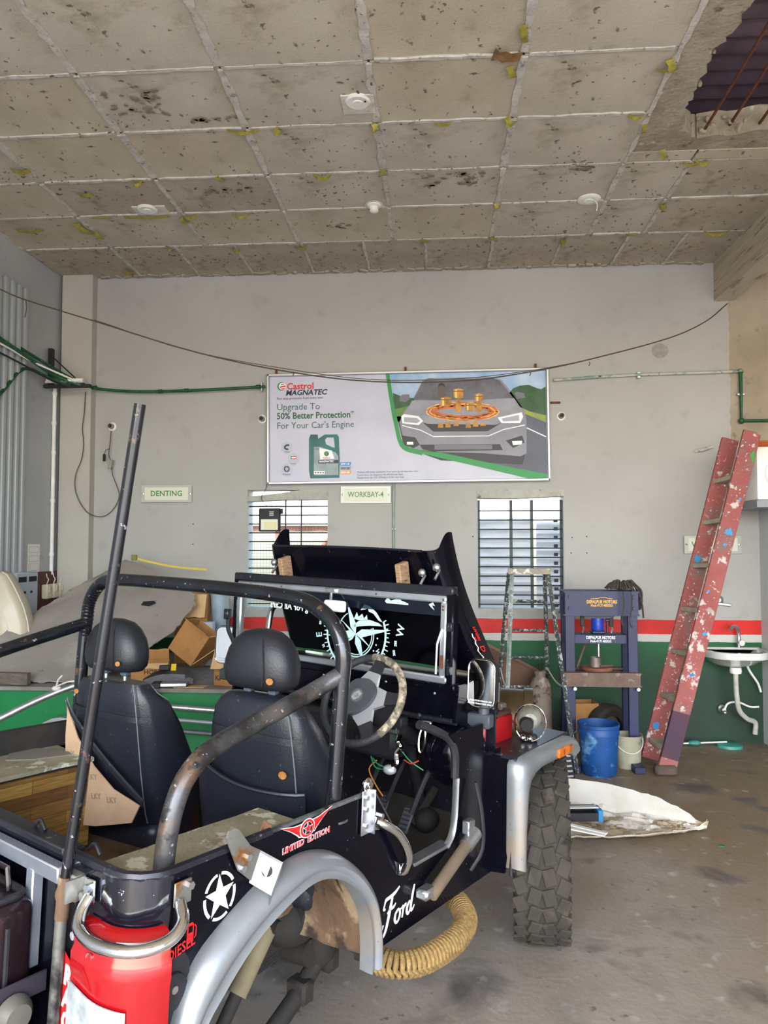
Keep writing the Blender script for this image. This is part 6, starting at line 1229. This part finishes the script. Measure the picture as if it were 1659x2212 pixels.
G().ribbon([(-.085, 1.325), (-.03, 1.329), (0, 1.336), (.03, 1.336), (.05, 1.329), (.085, 1.325)], .004, .001, T(0, -.1415, 0) @ XZ).ob('sticker_outline', mat('sticker_yellow', '#e0a41c'), hp_, flat=True)
text('lettering', 'DEPALPUR MOTORS', .034, T(0, -.0895, 1.012) @ XZ, mat('decal_white', '#dcdcdc'), hp_, bold=.001, d=.001, wide=.74); text('lettering', 'Mob-9171485555', .026, T(0, -.0895, .984) @ XZ, mat('decal_white', '#dcdcdc'), hp_, bold=.0006, d=.001, wide=.9)
G().cyl((0, 0, .96), (0, 0, .85), .012, 10).ob('press_pin', M_alu, hp_); G().tube([(-.09, .05, .96), (-.165, .03, .76)], .010, 8).ob('pump_lever', M_pr, hp_)
dk = thing('steel_disc', 'rusty round steel plate resting on the press bed', 'plate', (1.29, 6.20, .7465)); G().lathe([(0, 0), (.118, 0), (.122, .006), (.122, .022), (.118, .028), (0, .028)], 36).ob('disc', mat('disc_rust', '#8a5b48', .7, .2, c2='#6e4436', s=10), dk)
rg = thing('steel_ring', 'small grey steel collar standing on the rusty disc', 'ring', (1.275, 6.185, .7755)); G().lathe([(.036, 0), (.045, 0), (.045, .075), (.036, .075), (.036, 0)], 28).ob('collar', mat('collar_grey', '#8c8078', .5, .4, c2='#6e635c', s=12), rg)
chs = thing('chisel', 'short steel bar lying across the rusty disc', 'tool', (1.36, 6.17, .7755), 20); G().box((0, 0, .009), (.12, .014, .016), bev=.003).ob('bar', M_pr, chs)
# mop head of oily strings on the press
mp_ = thing('mop_head', 'dark grey stringy mop head lying on top of the press', 'mop', (1.49, 6.2, 1.389))
g = G(); rr = random.Random(11)
for k in range(70):
    a = rr.uniform(0, 2 * pi); r0 = rr.uniform(0, .06); r1 = rr.uniform(.07, .13); h = rr.uniform(.02, .065) 
    x0, y0 = r0 * cos(a), r0 * sin(a) * .7; x1, y1 = r1 * cos(a + rr.uniform(-.6, .6)), r1 * sin(a) * .75; dz = 0
    if x1 > .085: x1 += .02; dz = -rr.uniform(.06, .22)
    pts = [(x0, y0, h * .8), ((x0 + x1) / 2, (y0 + y1) / 2, h + .015), (x1, y1, .012)] + ([(max(x1, .135) + .01, y1, dz * .5), (max(x1, .135) + rr.uniform(0, .02), y1, dz)] if dz else [])
    g.tube(smooth(pts, 3), .0075, 5)
tag(g.ob('strings', mat('oily_string', '#4a4542', .95, c2='#363230', s=30), mp_), kind='stuff')
for x in (-.03, .03): G().tube(smooth([(x + .0, -.185, .0 + .0), (x + .005, -.19, -.10), (x - .01, -.185, -.24), (x + .01, -.185, -.28)], 3), .007, 5).ob('hanging_string', mat('oily_string', '#4a4542'), mp_)
G().sphere((0, 0, .03), (.12, .09, .06), u=12, v=8).ob('core', mat('oily_string', '#4a4542'), mp_)
# buckets
def bucket(n, label, x, y, r, h, m, rimm, hd=True):
    t = thing(n, label, 'bucket', (x, y, 0))
    G().lathe([(0, .004), (r * .86, .0), (r * .88, .01), (r, h * .80), (r * 1.04, h * .80), (r * 1.04, h * .86), (r * 1.02, h * .87), (r * 1.02, h * .93), (r * 1.06, h * .94), (r * 1.06, h), (r * .98, h), (r * .84, .02), (0, .018)], 40).ob('body', m, t)
    if hd: G().tube(smooth([(r * 1.06 * cos(a), r * 1.06 * sin(a), h * .9 - .10 * sin(-a)) for a in [-pi * k / 12 for k in range(13)]], 2), .004, 6).ob('handle', rimm, t)
    G().lathe([(0, h * .45), (r * .9, h * .45)], 30).ob('contents', M_under, t)
    return t
bucket('bucket', 'big blue plastic paint bucket before the press', 1.245, 5.95, .150, .385, mat('bucket_blue', '#1b5396', .5, c2='#15427c', s=4, spots=[('#6a9bc4', 7, .58, .68), ('#2f3b44', 6, .56, .66)]), M_wirewhite, False)
bucket('bucket', 'smaller pale dirty bucket at the right of the blue bucket', 1.515, 6.14, .105, .255, mat('bucket_pale', '#a3a08c', .6, c2='#8d8a76', s=5, spots=[('#4a4a42', 8, .6, .68)]), M_wirewhite)
whl = thing('spare_wheel', 'small dark wheel leaning in the shadow behind the buckets', 'wheel', M=T(1.46, 6.60, .20) @ RZ(25) @ RX(6))
G().lathe([(.11, -.05), (.16, -.065), (.19, -.05), (.20, 0), (.19, .05), (.16, .065), (.11, .05)], 34, RX(90)).ob('tyre', M_rubber, whl); G().lathe([(0, .02), (.05, .03), (.06, .01), (.11, .0), (.115, -.05)], 30, RX(90)).ob('rim', M_pr, whl)
carton('carton', 'small brown carton on the floor behind the blue bucket', T(1.26, 6.66, 0) @ RZ(8), .22, .18, .40, ())
# red ladder leaning to the right
M_rw = mat('ladder_red', '#9a5652', .7, c2='#874643', s=4, spots=[('#bfb2ac', 14, .57, .63), ('#75625b', 4, .54, .66), ('#d8d2cc', 40, .62, .65)], bump=(40, .3))
M_rung = mat('rung_wood', '#b0a793', .85, c2='#958b7a', s=12)
rl = thing('wooden_ladder', 'tall red paint-spattered wooden ladder leaning at the right corner', 'ladder', (1.75, 6.1, 0))
LR = T(-1.75, -6.1, 0)
def rail(a, c, w, th, m=M_rw, n='rail'):
    a = Vector(a); c = Vector(c); l = (c - a).length; F = frame(a, (c - a), (-(c - a).z, 0, (c - a).x)); return G().box((l / 2, 0, 0), (l, w, th), bev=.004).ob(n, m, rl, flat=True, M=LR @ F)
ra_, rb_ = (1.745, 5.93, .03), (2.475, 6.03, 2.64); fa_, fb_ = (1.715, 6.27, .03), (2.41, 6.30, 2.62)
rail(ra_, rb_, .135, .028); rail(fa_, fb_, .135, .028)
rail(Vector(ra_) + (Vector(rb_) - Vector(ra_)) * .035, Vector(ra_) + (Vector(rb_) - Vector(ra_)) * .17, .137, .030, mat('ladder_purple', '#3c2c42', .7, c2='#4a2c36', s=6), 'painted_foot')
for f in (.06, .20, .335, .465, .60, .735, .865):
    A = Vector(ra_).lerp(Vector(rb_), f); B_ = Vector(fa_).lerp(Vector(fb_), f); G().box((0, 0, 0), ((B_ - A).length, .11, .034), bev=.003).ob('tread', M_rung, rl, flat=True, M=LR @ frame((A + B_) / 2, B_ - A, (1, 0, .0)))
rd = (Vector(rb_) - Vector(ra_)).normalized(); rn = Vector((rd.z, 0, -rd.x))
for f, o, sx_, sz_, c in ((.70, .01, .05, .045, '#2f86c4'), (.66, -.0, .02, .02, '#2f86c4'), (.80, .03, .02, .02, '#2f86c4'), (.28, .0, .045, .02, '#2a6fa0'), (.40, .02, .03, .02, '#2f86c4'), (.93, .045, .03, .07, '#2d8a2d'), (.52, -.03, .02, .02, '#2f86c4')):
    p = Vector(ra_).lerp(Vector(rb_), f) + rn * o + Vector((0, -.0152, 0)); G().prism([(x * random.uniform(.45, 1.2), y * random.uniform(.45, 1.2)) for x, y in ellipse(0, 0, sx_ * .65, sz_ * .75, 16)], .0012, T(*p) @ XZ).ob('paint_splash', mat('splash' + c, c, .5), rl, flat=True, M=LR)
for f, o in ((.62, .02), (.10, .02)):
    p = Vector(fa_).lerp(Vector(fb_), f) - rn * o + Vector((0, -.0155, 0)); G().prism([(x * random.uniform(.5, 1.2), y * random.uniform(.5, 1.3)) for x, y in ellipse(0, 0, .03, .036, 16)], .0012, T(*p) @ XZ).ob('paint_splash', mat('splash#2f86c4', '#2f86c4', .5), rl, flat=True, M=LR)
G().box((1.74, 5.93, .04), (.17, .09, .08), bev=.02).ob('sack_foot', mat('sack_grey', '#5b4d45', .95, c2='#4a3e37', s=20), rl, M=LR)
# white loft box and the cable on it
lo = thing('wall_cabinet', 'white box with a grey underside fixed high at the right edge', 'cabinet', (2.78, 6.62, 2.12))
G().box((.02, 0, .22), (.36, .62, .44), bev=.02, seg=2).ob('body', M_white, lo); G().box((.02, 0, -.03), (.36, .60, .06), bev=.004).ob('underside', mat('under_grey', '#8b9096', .6), lo); G().tube([(.0 + .09 * cos(a * pi / 12), -.315, .22 + .12 * sin(a * pi / 12)) for a in range(24)], .006, 6, loop=True).ob('moulding', M_white, lo)
oc = thing('orange_cable', 'coil of orange-brown cable on top of the white box', 'cable', (2.74, 6.45, 2.562)); g = G()
for k in range(3): g.tube([((.10 + .008 * k) * cos(a * pi / 12), (.06 + .005 * k) * sin(a * pi / 12), .010 + .018 * k) for a in range(24)], .010, 7, loop=True)
tag(g.ob('coil', mat('cable_orange', '#a5562c', .5), oc), kind='stuff')
# wash basin
M_cer = mat('ceramic', '#d3d4d2', .12, c2='#c6c7c4', s=6, coat=.5)
sk = thing('wash_basin', 'white wall-hung wash basin in the right-hand corner', 'sink', (2.58, 6.93, .80))
def oval(w, d, y0, n=32): return [(w / 2 * cos(a) * (1 if sin(a) < 0 else 1), y0 + d * (-abs(sin(a)) ** .7 if sin(a) < 0 else 0), 0) for a in [2 * pi * k / n for k in range(n)]]
def bo(w, d, z, n=30):
    out = []
    for k in range(n + 1):
        a = pi + pi * k / n; out.append((w / 2 * math.copysign(abs(cos(a)) ** .7, cos(a)), -.01 - d * abs(sin(a)) ** .6, z))
    return out
G().loft([bo(.22, .20, -.105), bo(.36, .29, -.075), bo(.48, .37, -.025), bo(.545, .42, -.012), bo(.55, .425, .035), bo(.54, .418, .045), bo(.49, .375, .045), bo(.46, .35, .02), bo(.36, .28, -.03), bo(.16, .16, -.055)]).ob('bowl', M_cer, sk, ang=50)
G().box((0, -.035, .038), (.54, .06, .02), bev=.006).ob('back_ledge', M_cer, sk)
G().lathe([(0, 0), (.045, 0), (.05, .02), (.045, .05), (.0, .05)], 20, T(0, -.20, -.155)).ob('waste_outlet', M_white, sk)
G().tube(smooth([(0, -.20, -.15), (0, -.20, -.24), (.01, -.19, -.36), (.04, -.16, -.48), (.12, -.12, -.56), (.20, -.09, -.60), (.20, -.08, -.70)], 5), .022, 12).ob('waste_pipe', mat('pipe_grey', '#b7b5ac', .5, c2='#9c9a92', s=20), sk)
G().tube(smooth([(.12, -.10, -.07), (.17, -.08, -.16), (.24, -.06, -.26), (.27, -.05, -.34)], 4), .010, 8).ob('supply_hose', M_white, sk)
tp = thing('tap', 'chrome swan-neck tap standing on the wash basin', 'tap', (2.67, 6.88, .848))
G().tube(smooth([(0, 0, 0), (0, 0, .10), (-.005, -.01, .15), (-.035, -.04, .185), (-.075, -.07, .19), (-.105, -.095, .165)], 5), [.018] * 5 + [.014] * 16 + [.012] * 5, 10).ob('spout', M_alu, tp); G().cyl((0, -.02, .045), (.0, -.06, .045), .014, 12).ob('spindle', M_alu, tp); G().lathe([(0, .012), (.024, .010), (.027, 0), (.02, -.008), (0, -.008)], 8, T(0, -.065, .045) @ RX(90)).ob('tap_head', M_white, tp)
vt = thing('pipe_valve', 'small valve with white hose low on the green wall below the basin', 'valve', (2.53, 6.93, .30))
G().lathe([(0, 0), (.035, 0), (.035, .01), (.02, .02), (.018, .06), (0, .06)], 16, RX(90)).sphere((.0, -.07, -.02), (.04, .04, .04), u=10, v=7).ob('valve', M_alu, vt); G().tube(smooth([(0, -.06, .0), (.03, -.07, .06), (.12, -.06, .07), (.22, -.05, .03), (.30, -.05, .03)], 4), .009, 8).ob('hose', M_white, vt)
# teal lid with stick on the floor
td = thing('teal_brush', 'round teal scrubber with a thin stick lying at the foot of the green wall', 'brush', (2.40, 6.80, 0))
M_teal = mat('teal_plastic', '#3f8f82', .5, c2='#357a70', s=8)
G().lathe([(0, .03), (.08, .03), (.105, .022), (.11, .0), (0, 0)], 26, T(.14, 0, 0)).ob('disc', M_teal, td); G().cyl((.12, 0, .04), (-.42, -.03, .02), .007, 8).ob('stick', M_white, td); G().sphere((-.16, -.01, .03), (.12, .06, .045), u=12, v=8).ob('grip', M_teal, td)
# plastic sheet on the floor with crumpled lining
ts = thing('plastic_cover', 'dirty white plastic cover with crumpled brown lining spread on the floor', 'cover', (1.1, 4.9, 0))
bk_ = [(.62, 5.35, .13), (.86, 5.34, .13), (1.10, 5.28, .13), (1.40, 5.10, .11), (1.56, 4.95, .07), (1.65, 4.83, .012)]; ft_ = [(.62, 4.58, .010), (.80, 4.55, .035), (.97, 4.53, .045), (1.20, 4.58, .04), (1.42, 4.68, .03), (1.655, 4.815, .010)]
rr = random.Random(9); nz = {(i, j): rr.uniform(-1, 1) for i in range(37) for j in range(25)}
def cover(u, v):
    a, c = spl(bk_, u), spl(ft_, u); p = a.lerp(c, v); z0 = p.z
    if v < .22: z = a.z + (.012 - a.z) * (v / .22) ** .8 + .01 * sin(pi * v / .22)
    elif v > .86: z = .012 + (c.z - .012) * ((v - .86) / .14)
    else: z = .012
    i, j = int(round(u * 36)), int(round(v * 24)); cr = nz[i, j] * .010 + .014 * abs(sin(u * 17 + 5 * v) * sin(v * 13 - u * 4))
    return (p.x + nz[i, j] * .003, p.y, max(.005, z + (cr if .2 < v < .9 else cr * .3)))
g1 = G().grid(cover, 36, 24, thick=.003); g1.ob('lining', mat('cover_lining', '#a8977c', .75, c2='#8d7c62', s=3, spots=[('#d3cdc2', 2.2, .50, .56), ('#6e5f49', 6, .62, .7)], bump=(30, .4)), ts, M=T(-1.1, -4.9, 0), ang=12)
g2 = G().grid(lambda u, v: tuple(Vector(cover(u, v * .20)) + Vector((0, -.004, .006))), 36, 4, thick=.003); g2.ob('white_border', mat('cover_white', '#d9d6cf', .5, c2='#c4bfb4', s=4, spots=[('#a89c86', 5, .62, .72)]), ts, M=T(-1.1, -4.9, 0))
g3 = G().grid(lambda u, v: tuple(Vector(cover(u, .88 + v * .12)) + Vector((0, -.002, .006))), 36, 3, thick=.003); g3.ob('front_border', mat('cover_hem', '#cfc9bd', .6, c2='#a3957d', s=6), ts, M=T(-1.1, -4.9, 0))
bx = thing('oil_box', 'black open box with a blue end lying in the plastic cover', 'box', (.90, 4.86, .032), 6)
G().box((-.02, 0, .035), (.24, .10, .012)).box((-.02, .048, .04), (.24, .006, .07)).box((-.02, -.048, .03), (.24, .006, .05)).ob('tray', M_blackm, bx, flat=True); G().box((.112, 0, .035), (.03, .105, .07), bev=.003).ob('blue_end', mat('box_blue', '#2f7fb4', .4), bx); G().box((-.02, 0, .075), (.25, .11, .006), M=RX(-10), bev=.002).ob('white_lid', M_white, bx)
cr_ = thing('bent_trim', 'white bent plastic trim pieces at the near corner of the cover', 'trim piece', (.82, 4.62, .045), -28)
for k in range(2): G().box((0, .045 * k, .012 + .004 * k), (.36, .028, .008), M=RZ(-6 * k)).ob('slat', M_white, cr_)
lp_ = thing('louvred_plate', 'small louvred metal plate leaning beside the step ladder foot', 'plate', M=T(.97, 5.72, .006) @ RZ(20) @ RX(-18))
G().box((0, 0, .10), (.12, .008, .20), bev=.002).ob('plate', M_rubber, lp_)
for k in range(5): G().box((.01, -.008, .03 + .036 * k), (.075, .012, .018), M=None, bev=.003).ob('louvre', M_alu, lp_)
# little things on the floor
tag(G().prism([(-.02, -.008), (.012, -.014), (.022, .004), (0, .014)], .004, T(1.65, 4.57, .002)).ob('paper_scrap', mat('scrap_green', '#1c6b45', .6)), 'tiny dark green scrap on the bare floor at right', 'scrap')
tag(G().cyl((1.06, 5.95, .30), (1.16, 6.02, .36), .004, 6).cyl((1.16, 6.02, .36), (1.165, 6.03, .0), .004, 6).ob('welding_rod', M_alu), 'thin bent bright rod beside the step ladder foot', 'rod')
